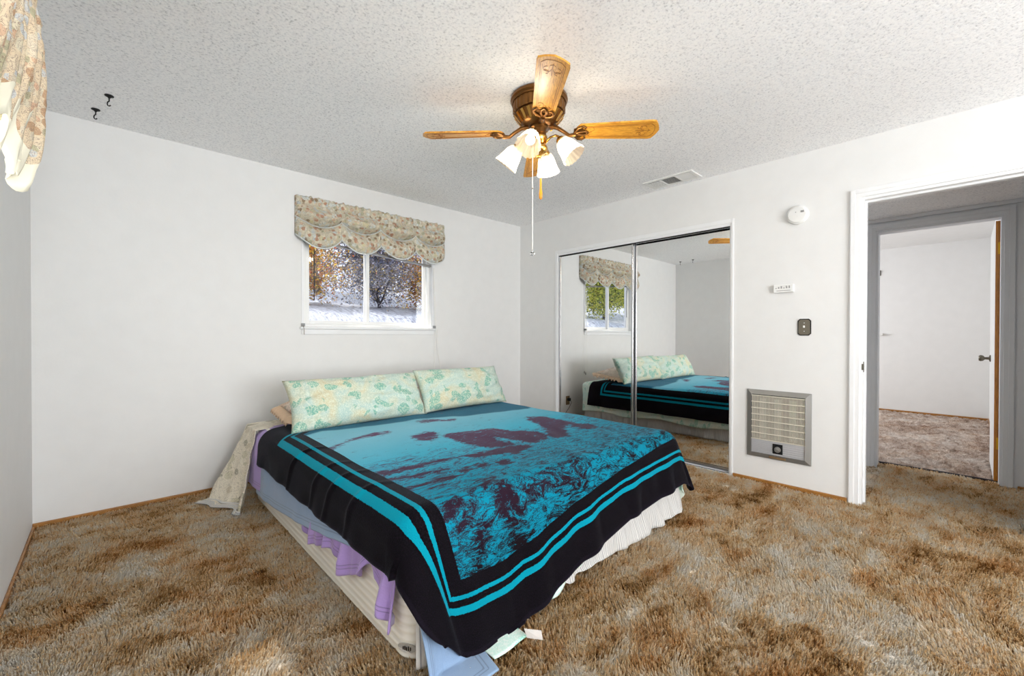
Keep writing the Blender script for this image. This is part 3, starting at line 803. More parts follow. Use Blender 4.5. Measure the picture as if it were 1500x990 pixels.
# ceiling register
t = thing('ceiling_vent', (-.175, -2.0, H), 'white rectangular ceiling air vent near the closet wall', 'vent')
bm = bmesh.new(); x0, x1, y0, y1 = -.285, -.075, -1.79, -2.215
for a, b, c, d in ((x0, x1, y0, y0 - .03), (x0, x1, y1 + .03, y1), (x0, x0 + .03, y0 - .03, y1 + .03), (x1 - .03, x1, y0 - .03, y1 + .03)): box(bm, a, b, c, d, H - .010, H, bevel=.003)
for yy in (-1.935, -2.065): box(bm, x0 + .03, x1 - .03, yy - .006, yy + .006, H - .010, H - .002)
link('vent_frame', bm, M['plastic'], t)
link('vent_duct', B(x0 + .03, x1 - .03, y1 + .03, y0 - .03, H - .0035, H - .001), M['dark'], t)
bm = bmesh.new()
for k in range(9):
    x = x0 + .038 + k * .0175
    prism(bm, [(x, -1.941, H - .009), (x + .007, -1.941, H - .003), (x + .0085, -1.941, H - .0035), (x + .0015, -1.941, H - .0095)], (0, -.118, 0))
    prism(bm, [(x + .007, -2.071, H - .009), (x, -2.071, H - .003), (x + .0015, -2.071, H - .0035), (x + .0085, -2.071, H - .0095)], (0, -.112, 0))
    prism(bm, [(x, -1.822, H - .009), (x + .014, -1.822, H - .008), (x + .014, -1.822, H - .0095), (x, -1.822, H - .0105)], (0, -.105, 0))
link('vent_louvre', bm, M['plastic'], t)

# plant hooks in the ceiling
def hook(x, y, lab):
    t = thing('ceiling_hook', (x, y, H), lab, 'hook', None)
    link('hook_base', lathe(bmesh.new(), [(.020, 0), (.020, -.004), (.008, -.010), (.004, -.016)], (x, y, H), 16), M['black_iron'], t, smooth=True, angle=40)
    pts = [(x, y, H - .012), (x, y, H - .03)]
    for k in range(9):
        a = PI / 2 + k * PI * 1.25 / 8
        pts.append((x + .011 * math.cos(a) * .7, y - .011 * math.cos(a) * .7, H - .044 + .013 * math.sin(a)))
    link('hook_arm', tube(bmesh.new(), pts, .003, 8), M['black_iron'], t, smooth=True)
hook(-3.628, -.467, 'black iron plant hook in the ceiling, the one farther from the window wall')
hook(-3.685, -.216, 'black iron plant hook in the ceiling, the one closest to the window wall')

# outlet and cord behind the bed, seen in the mirror
t = thing('power_outlet', (-1.33, 0, .24), 'brown wall outlet with a plug, seen in the mirror behind the bed', 'outlet')
OX = -.87
t.location = (OX, 0, .24); ORG[t.as_pointer()] = Vector(t.location)
link('outlet_plate', B(OX - .038, OX + .038, -.006, 0, .18, .30, bevel=.003), M['outlet'], t)
t = thing('plugged_cable', (OX, -.04, .2), 'thin black cable plugged into the brown outlet and drooping to the carpet', 'cable')
link('plug_body', B(OX - .018, OX + .018, -.045, -.006, .235, .275, bevel=.006), M['black_iron'], t)
link('cable_wire', cord(bmesh.new(), [(OX, -.045, .25), (OX + .01, -.075, .22), (OX + .08, -.09, .16), (OX + .15, -.09, .10), (OX + .20, -.085, .05), (OX + .22, -.08, .012), (OX + .24, -.10, .006), (OX + .30, -.14, .006)], .0035), M['black_iron'], t, smooth=True)

# far room bits on the far wall
t = thing('coat_hook', (FX, -2.79, 2.08), 'small dark metal bracket high on the far room wall beside the casing', 'hook')
link('hook_plate', B(FX - .01, FX, -2.83, -2.76, 2.04, 2.12, bevel=.003), M['steel_dark'], t)
link('hook_arm', tube(bmesh.new(), [(FX - .01, -2.80, 2.09), (FX - .05, -2.80, 2.08), (FX - .06, -2.80, 2.11)], .007, 8), M['steel_dark'], t)
t = thing('wall_shelf', (FX, -2.78, 1.15), 'narrow white rail on the far room wall below the dark hook', 'rail')
link('shelf_board', B(FX - .05, FX, -2.86, -2.70, 1.13, 1.17, bevel=.004), M['plastic'], t)
link('shelf_peg', B(FX - .02, FX, -2.95, -2.86, 1.145, 1.155), M['plastic'], t)
t = thing('light_switch', (3.3, -3.94, 1.35), 'pale wall switch plate in the far room beside the open door', 'light switch')
link('switch_plate', B(3.26, 3.34, -3.94, -3.932, 1.29, 1.41, bevel=.003), M['plastic'], t)
link('toggle', B(3.295, 3.305, -3.932, -3.92, 1.34, 1.36), M['plastic'], t)

# ------------------------------------------------------------------ ceiling fan
FC_ = Vector((-1.9, -2.08, 0))
t = thing('ceiling_fan', (FC_.x, FC_.y, H), 'bronze and oak ceiling fan with four tulip glass lights', 'ceiling fan')
bm = lathe(bmesh.new(), [(.148, H), (.156, H - .008), (.158, H - .022), (.150, H - .030), (.153, H - .034), (.150, H - .040)], (FC_.x, FC_.y, 0), 64)
link('ceiling_plate', bm, M['bronze'], t, smooth=True, angle=35)
bm = lathe(bmesh.new(), [(.143, H - .038), (.143, H - .088), (.138, H - .094)], (FC_.x, FC_.y, 0), 160, rib=.016, nrib=32)
link('motor_housing', bm, M['bronze'], t, smooth=True, angle=40)
bm = bmesh.new(); lathe(bm, [(.128, H - .092), (.132, H - .100), (.118, H - .130), (.085, H - .152), (.06, H - .160)], (FC_.x, FC_.y, 0), 64)
link('lower_housing', bm, M['bronze'], t, smooth=True, angle=40)
bm = bmesh.new()
for k in range(20):
    a = 2 * PI * k / 20; ca, sa = math.cos(a), math.sin(a)
    def pt(r, z, w): return Vector((FC_.x + r * ca - w * sa, FC_.y + r * sa + w * ca, z))
    prism(bm, [pt(.1335, H - .103, -.009), pt(.1335, H - .103, .009), pt(.098, H - .146, .006), pt(.098, H - .146, -.006)], (ca * .004, sa * .004, -.004))
link('vent_fin', bm, M['brass'], t)
link('switch_housing', lathe(bmesh.new(), [(.05, H - .155), (.05, H - .170), (.040, H - .178), (.040, H - .200), (.034, H - .205)], (FC_.x, FC_.y, 0), 40), M['bronze'], t, smooth=True, angle=35)
lk = link('light_fitter', lathe(bmesh.new(), [(.030, H - .203), (.045, H - .215), (.048, H - .227), (.036, H - .245), (.030, H - .255), (.046, H - .270), (.050, H - .287), (.038, H - .305), (.016, H - .317), (.012, H - .331), (0, H - .335)], (FC_.x, FC_.y, 0), 40), M['brass'], t, smooth=True, angle=50)
def rot(a): return Vector((math.cos(a), math.sin(a), 0)), Vector((-math.sin(a), math.cos(a), 0))
ZB = H - .195
for k in range(4):
    a = math.radians((-47, 46.6, 133, -131.3)[k]); u, w = rot(a)
    # blade outline, pitched
    pitch = math.radians(-12)
    def bp(r, s, dz=0): return FC_ + u * r + w * s * math.cos(pitch) + Vector((0, 0, ZB + s * math.sin(pitch) + dz))
    out = [(.205, -.030), (.195, 0), (.205, .030), (.225, .056), (.60, .072), (.622, .068), (.638, .042), (.646, .022), (.652, 0), (.646, -.022), (.638, -.042), (.622, -.068), (.60, -.072), (.225, -.056)]
    o = Matrix(((u.x, w.x, 0), (u.y, w.y, 0), (0, 0, 1)))
    me_o = bmesh.new(); prism(me_o, [(r, s * math.cos(pitch), s * math.sin(pitch)) for r, s in out], (0, 0, .008))
    me = bpy.data.meshes.new('blade'); bmesh.ops.recalc_face_normals(me_o, faces=me_o.faces); me_o.to_mesh(me); me_o.free(); me.materials.append(M['blade'])
    blade = bpy.data.objects.new('fan_blade', me); COL.objects.link(blade); blade.parent = t
    blade.location = (0, 0, ZB - H); blade.rotation_euler = (0, 0, a)
    # stencilled scroll + outline grooves on the underside
    bm = bmesh.new()
    def gl(pts, wd=.0022):
        for i in range(len(pts) - 1):
            (r0, s0), (r1, s1) = pts[i], pts[i + 1]
            L = math.hypot(r1 - r0, s1 - s0) or 1; nx, ny = -(s1 - s0) / L * wd / 2, (r1 - r0) / L * wd / 2
            P4 = [(r0 + nx, s0 + ny), (r1 + nx, s1 + ny), (r1 - nx, s1 - ny), (r0 - nx, s0 - ny)]
            prism(bm, [(r, s * math.cos(pitch), s * math.sin(pitch) - .0012) for r, s in P4], (0, 0, .0012))
    def arc(cr, cs, rr, a0, a1, n=12): return [(cr + rr * math.cos(a0 + (a1 - a0) * i / n), cs + rr * math.sin(a0 + (a1 - a0) * i / n)) for i in range(n + 1)]
    gl([(.25, -.040), (.60, -.053), (.622, -.032), (.628, 0), (.622, .032), (.60, .053), (.25, .040)])
    gl([(.27, -.034), (.59, -.045)], .0016); gl([(.27, .034), (.59, .045)], .0016)
    for sg in (-1, 1):
        gl(arc(.565, sg * .022, .017, 0, sg * 2 * PI * .8)); gl(arc(.545, sg * .026, .012, PI, PI + sg * PI * 1.4)); gl(arc(.27, sg * .018, .011, 0, sg * 1.6 * PI)); gl(arc(.285, sg * .02, .016, PI * .6, PI * .6 + sg * PI))
    gl([(.525, 0), (.605, 0)], .003); gl([(.59, -.012), (.60, 0), (.59, .012)], .002)
    me = bpy.data.meshes.new('stencil'); bm.to_mesh(me); bm.free(); me.materials.append(M['blade_groove'])
    st = bpy.data.objects.new('scroll_stencil', me); COL.objects.link(st); st.parent = blade
    # blade iron: curved arm and scrolled tip
    bm = bmesh.new()
    def q(r, s, z): return FC_ + u * r + w * s + Vector((0, 0, z))
    tube(bm, [q(.06, 0, H - .160), (q(.10, 0, H - .168)), q(.135, 0, H - .190), q(.165, 0, H - .212), q(.20, 0, H - .210)], [.010, .011, .010, .010, .012], 10)
    for sg in (-1, 1):
        tube(bm, [bp(.195, 0, -.007), bp(.20, sg * .022, -.008), bp(.215, sg * .045, -.008), bp(.238, sg * .052, -.007), bp(.255, sg * .040, -.006), bp(.248, sg * .026, -.006)], [.009, .008, .007, .006, .005, .003], 8)
        tube(bm, [bp(.195, 0, -.007), bp(.225, sg * .014, -.008), bp(.255, sg * .012, -.007), bp(.270, 0, -.006)], [.009, .007, .006, .004], 8)
    prism(bm, [bp(.19, -.03, -.004), bp(.19, .03, -.004), bp(.225, .045, -.004), bp(.25, .015, -.004), bp(.262, 0, -.004), bp(.25, -.015, -.004), bp(.225, -.045, -.004)], (0, 0, .003))
    link('blade_iron', bm, M['bronze'], t, smooth=True, angle=50)
for k in range(4):
    a = math.radians(-63.4 + 90 * k); u, w = rot(a)
    def q(r, z): return FC_ + u * r + Vector((0, 0, z))
    arm = link('lamp_arm', tube(bmesh.new(), [q(.035, H - .255), q(.065, H - .228), q(.095, H - .222), q(.112, H - .232), q(.118, H - .248)], [.007, .006, .006, .007, .009], 10), M['brass'], t, smooth=True)
    c = q(.118, H - .248)
    ax = (u * .62 + Vector((0, 0, -.78))).normalized()
    Rm = Vector((0, 0, 1)).rotation_difference(ax).to_matrix().to_4x4()
    link('lamp_socket', lathe(bmesh.new(), [(.012, -.012), (.022, -.004), (.027, .012), (.024, .024)], c, 24, Rm), M['brass'], t, smooth=True)
    sh = link('lamp_shade', lathe(bmesh.new(), [(.026, .012), (.036, .022), (.045, .045), (.050, .070), (.056, .100), (.066, .128)], c, 96, Rm, rib=.045, nrib=16, cap=False), M['lamp_glass'], t, smooth=True)
    b = link('light_bulb', lathe(bmesh.new(), [(.010, .018), (.014, .030), (.024, .055), (.026, .068), (.018, .085), (0, .093)], c, 24, Rm), M['bulb'], t, smooth=True)
    li = bpy.data.lights.new('bulb_light', 'POINT'); li.energy = 4.3; li.color = (1, .92, .80); li.shadow_soft_size = .03
    lo = bpy.data.objects.new('bulb_light', li); COL.objects.link(lo); lo.location = c + ax * .115
def rgt(a, b): return FC_ + Vector((.727, -.687, 0)) * a + Vector((-.687, -.727, 0)) * b
p = rgt(-.036, .03)
bm = tube(bmesh.new(), [(p.x, p.y, H - .275), (p.x, p.y, 1.595)], .0022, 6); ch = link('pull_chain', bm, M['thread'], t)
link('chain_joint', lathe(bmesh.new(), [(0, .006), (.005, 0), (0, -.006)], (p.x, p.y, 1.93), 8), M['steel_dark'], ch)
link('crystal_pull', lathe(bmesh.new(), [(.002, .020), (.006, .014), (.014, 0), (.010, -.010), (0, -.014)], (p.x, p.y, 1.575), 8), M['crystal'], ch)
p = rgt(.008, .035)
ch = link('pull_chain', tube(bmesh.new(), [(p.x, p.y, H - .31), (p.x, p.y, 1.98)], .0016, 6), M['brass'], t)
link('amber_tassel', lathe(bmesh.new(), [(.003, 1.985), (.006, 1.975), (.006, 1.93), (.010, 1.90), (.009, 1.875), (.003, 1.868), (0, 1.866)], (p.x, p.y, 0), 12), M['amber'], ch, smooth=True)

# ------------------------------------------------------------------ bed
BX0, BX1, BF, BHd, BT = -2.90, -.97, -2.42, -.34, .500
bed = thing('bed', ((BX0 + BX1) / 2, (BF + BHd) / 2, 0), 'king size bed with cream ribbed mattress side showing under piled blankets', 'bed')
def rounded_slab(x0, x1, y0, y1, z0, z1, rc, re, n=10):
    bm = bmesh.new(); out = []
    for cx, cy, a0 in ((x1 - rc, y1 - rc, 0), (x0 + rc, y1 - rc, PI / 2), (x0 + rc, y0 + rc, PI), (x1 - rc, y0 + rc, 1.5 * PI)):
        for k in range(n + 1):
            a = a0 + PI / 2 * k / n; out.append((cx, cy, math.cos(a), math.sin(a)))
    rings = []
    prof = [(re * (1 - math.cos(b)), z0 + re * (1 - math.sin(b))) for b in [PI / 2 * i / 4 for i in range(4)][::-1]]
    prof = []
    for i in range(5):
        b = PI / 2 * i / 4; prof.append((re * (1 - math.sin(b)), z0 + re * (1 - math.cos(b))))
    prof += [(0, z0 + (z1 - z0) * k / 12) for k in range(2, 11)]
    for i in range(5):
        b = PI / 2 * i / 4; prof.append((re * (1 - math.cos(b)), z1 - re * (1 - math.sin(b))))
    for ins, z in prof: rings.append([bm.verts.new((cx + (rc - ins) * ca, cy + (rc - ins) * sa, z)) for cx, cy, ca, sa in out])
    m_ = len(out)
    for i in range(len(rings) - 1):
        for k in range(m_): bm.faces.new((rings[i][k], rings[i][(k + 1) % m_], rings[i + 1][(k + 1) % m_], rings[i + 1][k]))
    bm.faces.new(rings[0]); bm.faces.new(rings[-1]); return bm
bs = link('box_spring', rounded_slab(BX0, BX1, BF, BHd, 0, .262, .07, .018), M['ticking'], bed, smooth=True, angle=50)
link('mattress', rounded_slab(BX0 + .004, BX1 - .004, BF + .004, BHd, .264, BT, .08, .04), M['mattress'], bed, smooth=True, angle=50)
# oval maker's badge on the foot corner of the base
a = math.radians(212); cc = Vector((BX0 + .07, BF + .07, .0)); nrm = Vector((math.cos(a), math.sin(a), 0)); tg = Vector((-math.sin(a), math.cos(a), 0))
bm = bmesh.new()
for (r1, r2, d, dz) in ((.036, .016, .0715, .003),):
    c = cc + nrm * d + Vector((0, 0, .048))
    ring = [c + tg * r1 * math.cos(2 * PI * k / 28) * 1.0 - nrm * (1 - math.cos(math.atan2(abs(r1 * math.cos(2 * PI * k / 28)), .07))) * .05 + Vector((0, 0, r2 * math.sin(2 * PI * k / 28))) for k in range(28)]
    prism(bm, ring, nrm * dz)
bd = link('oval_badge', bm, M['badge'], bs)
bm = bmesh.new(); c = cc + nrm * .0750 + Vector((0, 0, .048))
for k in range(5):
    q_ = c + tg * (-.014 + k * .007) - nrm * (abs(k - 2) * .0008); prism(bm, [q_ + Vector((0, 0, -.006)), q_ + tg * .003 + Vector((0, 0, -.006)), q_ + tg * .003 + Vector((0, 0, .005 + .003 * (k % 2))), q_ + Vector((0, 0, .005 + .003 * (k % 2)))], nrm * .002)
link('badge_mark', bm, M['black_iron'], bd)

# --- draping: flat cloth coordinates -> world
RR = .07
def drape(x, y, top, off=0.0, ts=.07, tr=.10, tf=.17, tc=.30, floor=.020, amp=.0, fr=14.0, ph=0.0, k0=0.0, kd=.18):
    cx = min(max(x, BX0 + RR), BX1 - RR); cy = min(max(y, BF + RR), BHd - RR + .2)
    dx, dy = x - cx, y - cy; r = math.hypot(dx, dy)
    wr = noise.noise(Vector((x * 3.1, y * 2.3, 1.7))) * .007 + noise.noise(Vector((x * 9 - y * 5, y * 4 + x * 3, 5.2))) * .004
    if r < 1e-9: return Vector((x, y, top + wr))
    ux, uy = dx / r, dy / r
    t_side = ts if dx < 0 else tr
    tilt = ux * ux * t_side + uy * uy * tf + 4 * ux * ux * uy * uy * (tc if dx < 0 else tc * .4)
    R = RR + off; th = PI / 2 - tilt; La = RR * th
    if r <= La:
        a = r / RR; out = R * math.sin(a); z = top - R * (1 - math.cos(a)) + wr * (1 - r / La)
        k = 0
    else:
        s = r - La; out = R * math.sin(th) + s * math.sin(tilt); z = top - R * (1 - math.cos(th)) - s * math.cos(tilt); k = s
        if z < floor:
            ex = (floor - z) / math.cos(tilt); z = floor + .004 * abs(math.sin(9 * x + 7 * y)); out = out - ex * math.sin(tilt) + ex * .85
    # hanging folds
    p = (x * uy * uy + y * ux * ux) + .35 * math.atan2(uy, ux)
    g = max(0.0, min(1.0, (k - k0) / kd))
    o2 = amp * g * (math.sin(p * fr + ph) + .6 * math.sin(p * fr * 1.9 + 1.3 + ph)) + .012 * g * noise.noise(Vector((p * 5, k * 4, ph)))
    out = max(out + max(o2, -.5 * amp), R * math.sin(min(th, r / RR)) - .002)
    return Vector((cx + ux * out, cy + uy * out, z))

def cloth(name, mat, parent, fx0, fx1, fy0, fy1, nx, ny, dr, edge=None, thick=.004, attrs=None, mask=None):
    """fx0/fx1: functions of y(0..1 lerp) giving side hems; fy0/fy1: functions of x giving foot/head hems"""
    me = bpy.data.meshes.new(name); vs = []; fl = []; de = []
    for j in range(ny + 1):
        v = j / ny
        for i in range(nx + 1):
            u = i / nx
            x = fx0(v) + (fx1(v) - fx0(v)) * u
            y = fy0(u) + (fy1(u) - fy0(u)) * v
            # rounded corners of the cloth
            vs.append(dr(x, y)); fl.append((x, y, 0)); de.append(min(x - fx0(v), fx1(v) - x, y - fy0(u), fy1(u) - y))
    fs = []
    for j in range(ny):
        for i in range(nx):
            a = j * (nx + 1) + i
            if mask and not mask((i + .5) / nx, (j + .5) / ny): continue
            fs.append((a, a + 1, a + nx + 2, a + nx + 1))
    base = ORG.get(parent.as_pointer(), Vector()) if parent else Vector()
    me.from_pydata([tuple(v - base) for v in vs], [], fs)
    me.attributes.new('flat', 'FLOAT_VECTOR', 'POINT').data.foreach_set('vector', [c for p in fl for c in p])
    me.attributes.new('d_edge', 'FLOAT', 'POINT').data.foreach_set('value', de)
    if attrs:
        for k, fn in attrs.items():
            me.attributes.new(k, 'FLOAT', 'POINT').data.foreach_set('value', [fn(p[0], p[1], q) for p, q in zip(fl, range(len(fl)))])
    bm = bmesh.new(); bm.from_mesh(me)
    loose = [v for v in bm.verts if not v.link_faces]; bmesh.ops.delete(bm, geom=loose, context='VERTS')
    bm.normal_update()
    if sum(f.normal.z for f in bm.faces) < 0: bmesh.ops.reverse_faces(bm, faces=bm.faces)
    bm.to_mesh(me); bm.free()
    me.materials.append(mat); me.polygons.foreach_set('use_smooth', [True] * len(me.polygons))
    o = bpy.data.objects.new(name, me); COL.objects.link(o)
    if parent: o.parent = parent
    ORG[o.as_pointer()] = base
    md = o.modifiers.new('thick', 'SOLIDIFY'); md.thickness = thick; md.offset = -1
    return o
def interp(tab, smooth=False):
    def f(x):
        if x <= tab[0][0]: return tab[0][1]
        for (a, b), (c, d) in zip(tab, tab[1:]):
            if x <= c:
                q = (x - a) / (c - a); q = q * q * (3 - 2 * q) if smooth else q
                return b + (d - b) * q
        return tab[-1][1]
    return f

# pinstripe dust ruffle round the right side and the foot
sk = bmesh.new(); path = []
y = BHd + .02
L = 0
def addp(px, py, nx_, ny_): path.append((px, py, nx_, ny_))
N1 = 260
for k in range(N1): addp(BX1, -.22 - (abs(BF) - .22 - .06) * k / N1, 1, 0)
for k in range(12): a = -PI / 2 * k / 12; addp(BX1 - .06 + .06 * math.cos(a), BF + .06 + .06 * math.sin(a), math.cos(a), math.sin(a))
for k in range(N1): addp(BX1 - .06 - (BX1 - BX0 - .12) * k / N1, BF, 0, -1)
for k in range(5): a = -PI / 2 - PI / 2 * k / 12; addp(BX0 + .06 + .06 * math.cos(a), BF + .06 + .06 * math.sin(a), math.cos(a), math.sin(a))
me = bpy.data.meshes.new('bed_skirt'); vs = []; fl = []; fs = []; NJ = 14; s = 0
for i, (px, py, nx_, ny_) in enumerate(path):
    if i: s += math.hypot(px - path[i - 1][0], py - path[i - 1][1])
    foot = max(0, -ny_)
    for j in range(NJ + 1):
        q = j / NJ
        g = noise.noise(Vector((s * 13, q * 1.1, 2))); g2 = noise.noise(Vector((s * 38, q, 7)))
        near_corner = max(0, 1 - abs(i - N1 - 14) / 22.0)
        lift = .022 * foot * (.5 + .5 * math.sin(s * 6.0 + 1)) * q + .012 * g2 * q
        o_ = .006 + q * (.020 + .050 * foot) + (.020 * g + .008 * g2) * (.35 + q) * (1 + .4 * foot)
        vs.append((px + nx_ * max(.005, o_), py + ny_ * max(.005, o_), max(.012, .262 - .250 * q + (lift if j == NJ else lift * .5)))); fl.append((s * 1.5, q, 0))
for i in range(len(path) - 1):
    for j in range(NJ):
        a = i * (NJ + 1) + j; fs.append((a, a + 1, a + NJ + 2, a + NJ + 1))
me.from_pydata(vs, [], fs); me.attributes.new('flat', 'FLOAT_VECTOR', 'POINT').data.foreach_set('vector', [c for p in fl for c in p])
me.materials.append(M['skirt']); me.polygons.foreach_set('use_smooth', [True] * len(me.polygons))
o = bpy.data.objects.new('bed_skirt', me); COL.objects.link(o)
tag(o, 'white pinstriped ruffled dust skirt around the right side and foot of the bed', 'bed skirt')
o.modifiers.new('thick', 'SOLIDIFY').thickness = .003

TOP = BT + .002
# floral spread falling to the floor at the head, left side
def dsp(x, y): return drape(x, y, TOP, .004, ts=.36, tf=.1, tc=0, floor=.006, amp=.022, fr=26, ph=.6)
def hang_left(x, y):
    s = BX0 + .03 - x          # distance beyond the edge
    p = y
    if s < 0: return Vector((x, y, TOP + .001 + .005 * noise.noise(Vector((x * 8, y * 8, 0)))))
    spread = (y + .36) * (1 + .55 * min(1, s / .5)) - .36 - .03 * min(1, s / .5)
    z = TOP - s * 1.02 if s < .50 else .008
    z = max(z, .018 + .012 * abs(noise.noise(Vector((y * 12, s * 9, 3)))))
    g = min(1, s / .4)
    fl_ = max(0.0, min(1.0, (y + .57) / .22)); out = .034 + (.03 + .15 * fl_) * (s / .5) ** 1.2 + .040 * g * math.sin(y * 23 + 1.2) + .014 * g * math.sin(y * 47) + .012 * noise.noise(Vector((y * 14, s * 10, 2)))
    return Vector((BX0 - out, min(-.014, spread), z))
sp = cloth('floral_bedspread', M['spread'], None, lambda v: BX0 - .56 - .02 * math.sin(v * 9), lambda v: BX0 + .25, lambda u: -.52 + .02 * u, lambda u: -.24, 90, 60, hang_left)
tag(sp, 'cream floral bedspread trailing to the carpet at the left head corner of the bed', 'bedspread')
bm = bmesh.new()
# its pinstripe lining turned up near the floor
def lin_(x, y):
    p = hang_left(x, y); p.x -= .010; return p
cl = cloth('striped_lining', M['skirt'], sp, lambda v: BX0 - .585, lambda v: BX0 - .43, lambda u: -.525, lambda u: -.25, 24, 60, lin_)

# mint printed sheet: right side and foot
def dm(x, y): return drape(x, y, TOP + .001, .010, tr=.10, tf=.20, tc=.22, amp=.008, fr=18, ph=2.0)
fyf = interp([(0, -2.98), (.088, -2.98), (.095, -2.72), (.14, -2.76), (.17, -2.88), (.30, -2.83), (.40, -2.70), (.55, -2.62), (.9, -2.66), (1, -2.62)])
mint = cloth('mint_sheet', M['mint'], None, lambda v: BX0 + .22, lambda v: BX1 + .335 + .012 * math.sin(v * 20), lambda u: fyf(u) + .008 * math.sin(u * 50), lambda u: -.17 - .02 * math.sin(u * 7), 150, 190, dm, mask=lambda u, v: not (.082 < u < .112 and v < .22))
tag(mint, 'mint green leaf-print sheet hanging below the dark blanket on the closet side and foot', 'sheet')
bm = bmesh.new()
pts = [Vector((-2.551, -2.621, .070)), Vector((-2.536, -2.621, .030)), Vector((-2.496, -2.662, .024)), Vector((-2.505, -2.662, .062))]
prism(bm, pts, (.0015, .0015, 0)); tg_ = link('care_tag', bm, M['tag'], mint)

# lilac fleece
phem = interp([(-2.5, -3.22), (-2.40, -3.25), (-2.28, -3.21), (-2.21, -3.14), (-2.17, -3.10), (-2.07, -3.19), (-1.96, -3.22), (-1.90, -3.21), (-1.80, -3.17), (-1.66, -3.21), (-1.54, -3.235), (-1.44, -3.18), (-1.34, -3.04), (-1.0, -3.12), (-.8, -3.22), (-.3, -3.20)], True)
def dp(x, y):
    k = max(0, min(1, (-y - 1.2) / .3))
    p = drape(x, y, TOP + .004, .014, ts=.07, tf=.15, tc=.10, amp=.002 + .020 * k, fr=36, ph=1.0, k0=.10, kd=.14)
    hq = max(0, min(1, (y + .80) / .22)); p.x -= .034 * hq * max(0, min(1, (BX0 + .06 - p.x) / .06)) * min(1, .35 + (TOP - p.z) / .25)
    return p
pu = cloth('lilac_fleece_blanket', M['purple'], None, lambda v: phem(-2.40 + v * 1.92), lambda v: -2.40, lambda u: -2.40 - .02 * u, lambda u: -.46, 110, 230, dp, thick=.006)
tag(pu, 'lilac fleece blanket with wavy hem hanging on the left side of the bed', 'blanket')

# slate blue blanket
def db(x, y): return drape(x, y, TOP + .008, .028, ts=.09, tf=.21, tc=.16, amp=.003, fr=16, ph=3.0)
bhem = interp([(-3.1, -3.00), (-2.7, -2.99), (-2.5, -2.98), (-2.42, -2.985), (-2.15, -3.05), (-1.8, -3.11), (-1.5, -3.16), (-1.0, -3.22), (-.65, -3.24)])
bl = cloth('slate_blue_blanket', M['blue'], None, lambda v: bhem(-3.02 + v * 2.42), lambda v: -2.30 - .40 * (1 - v), lambda u: -3.02 + .02 * u, lambda u: -.60, 110, 230, db, thick=.006)
tag(bl, 'slate blue blanket with double stitched hem between the lilac fleece and dark blanket', 'blanket')

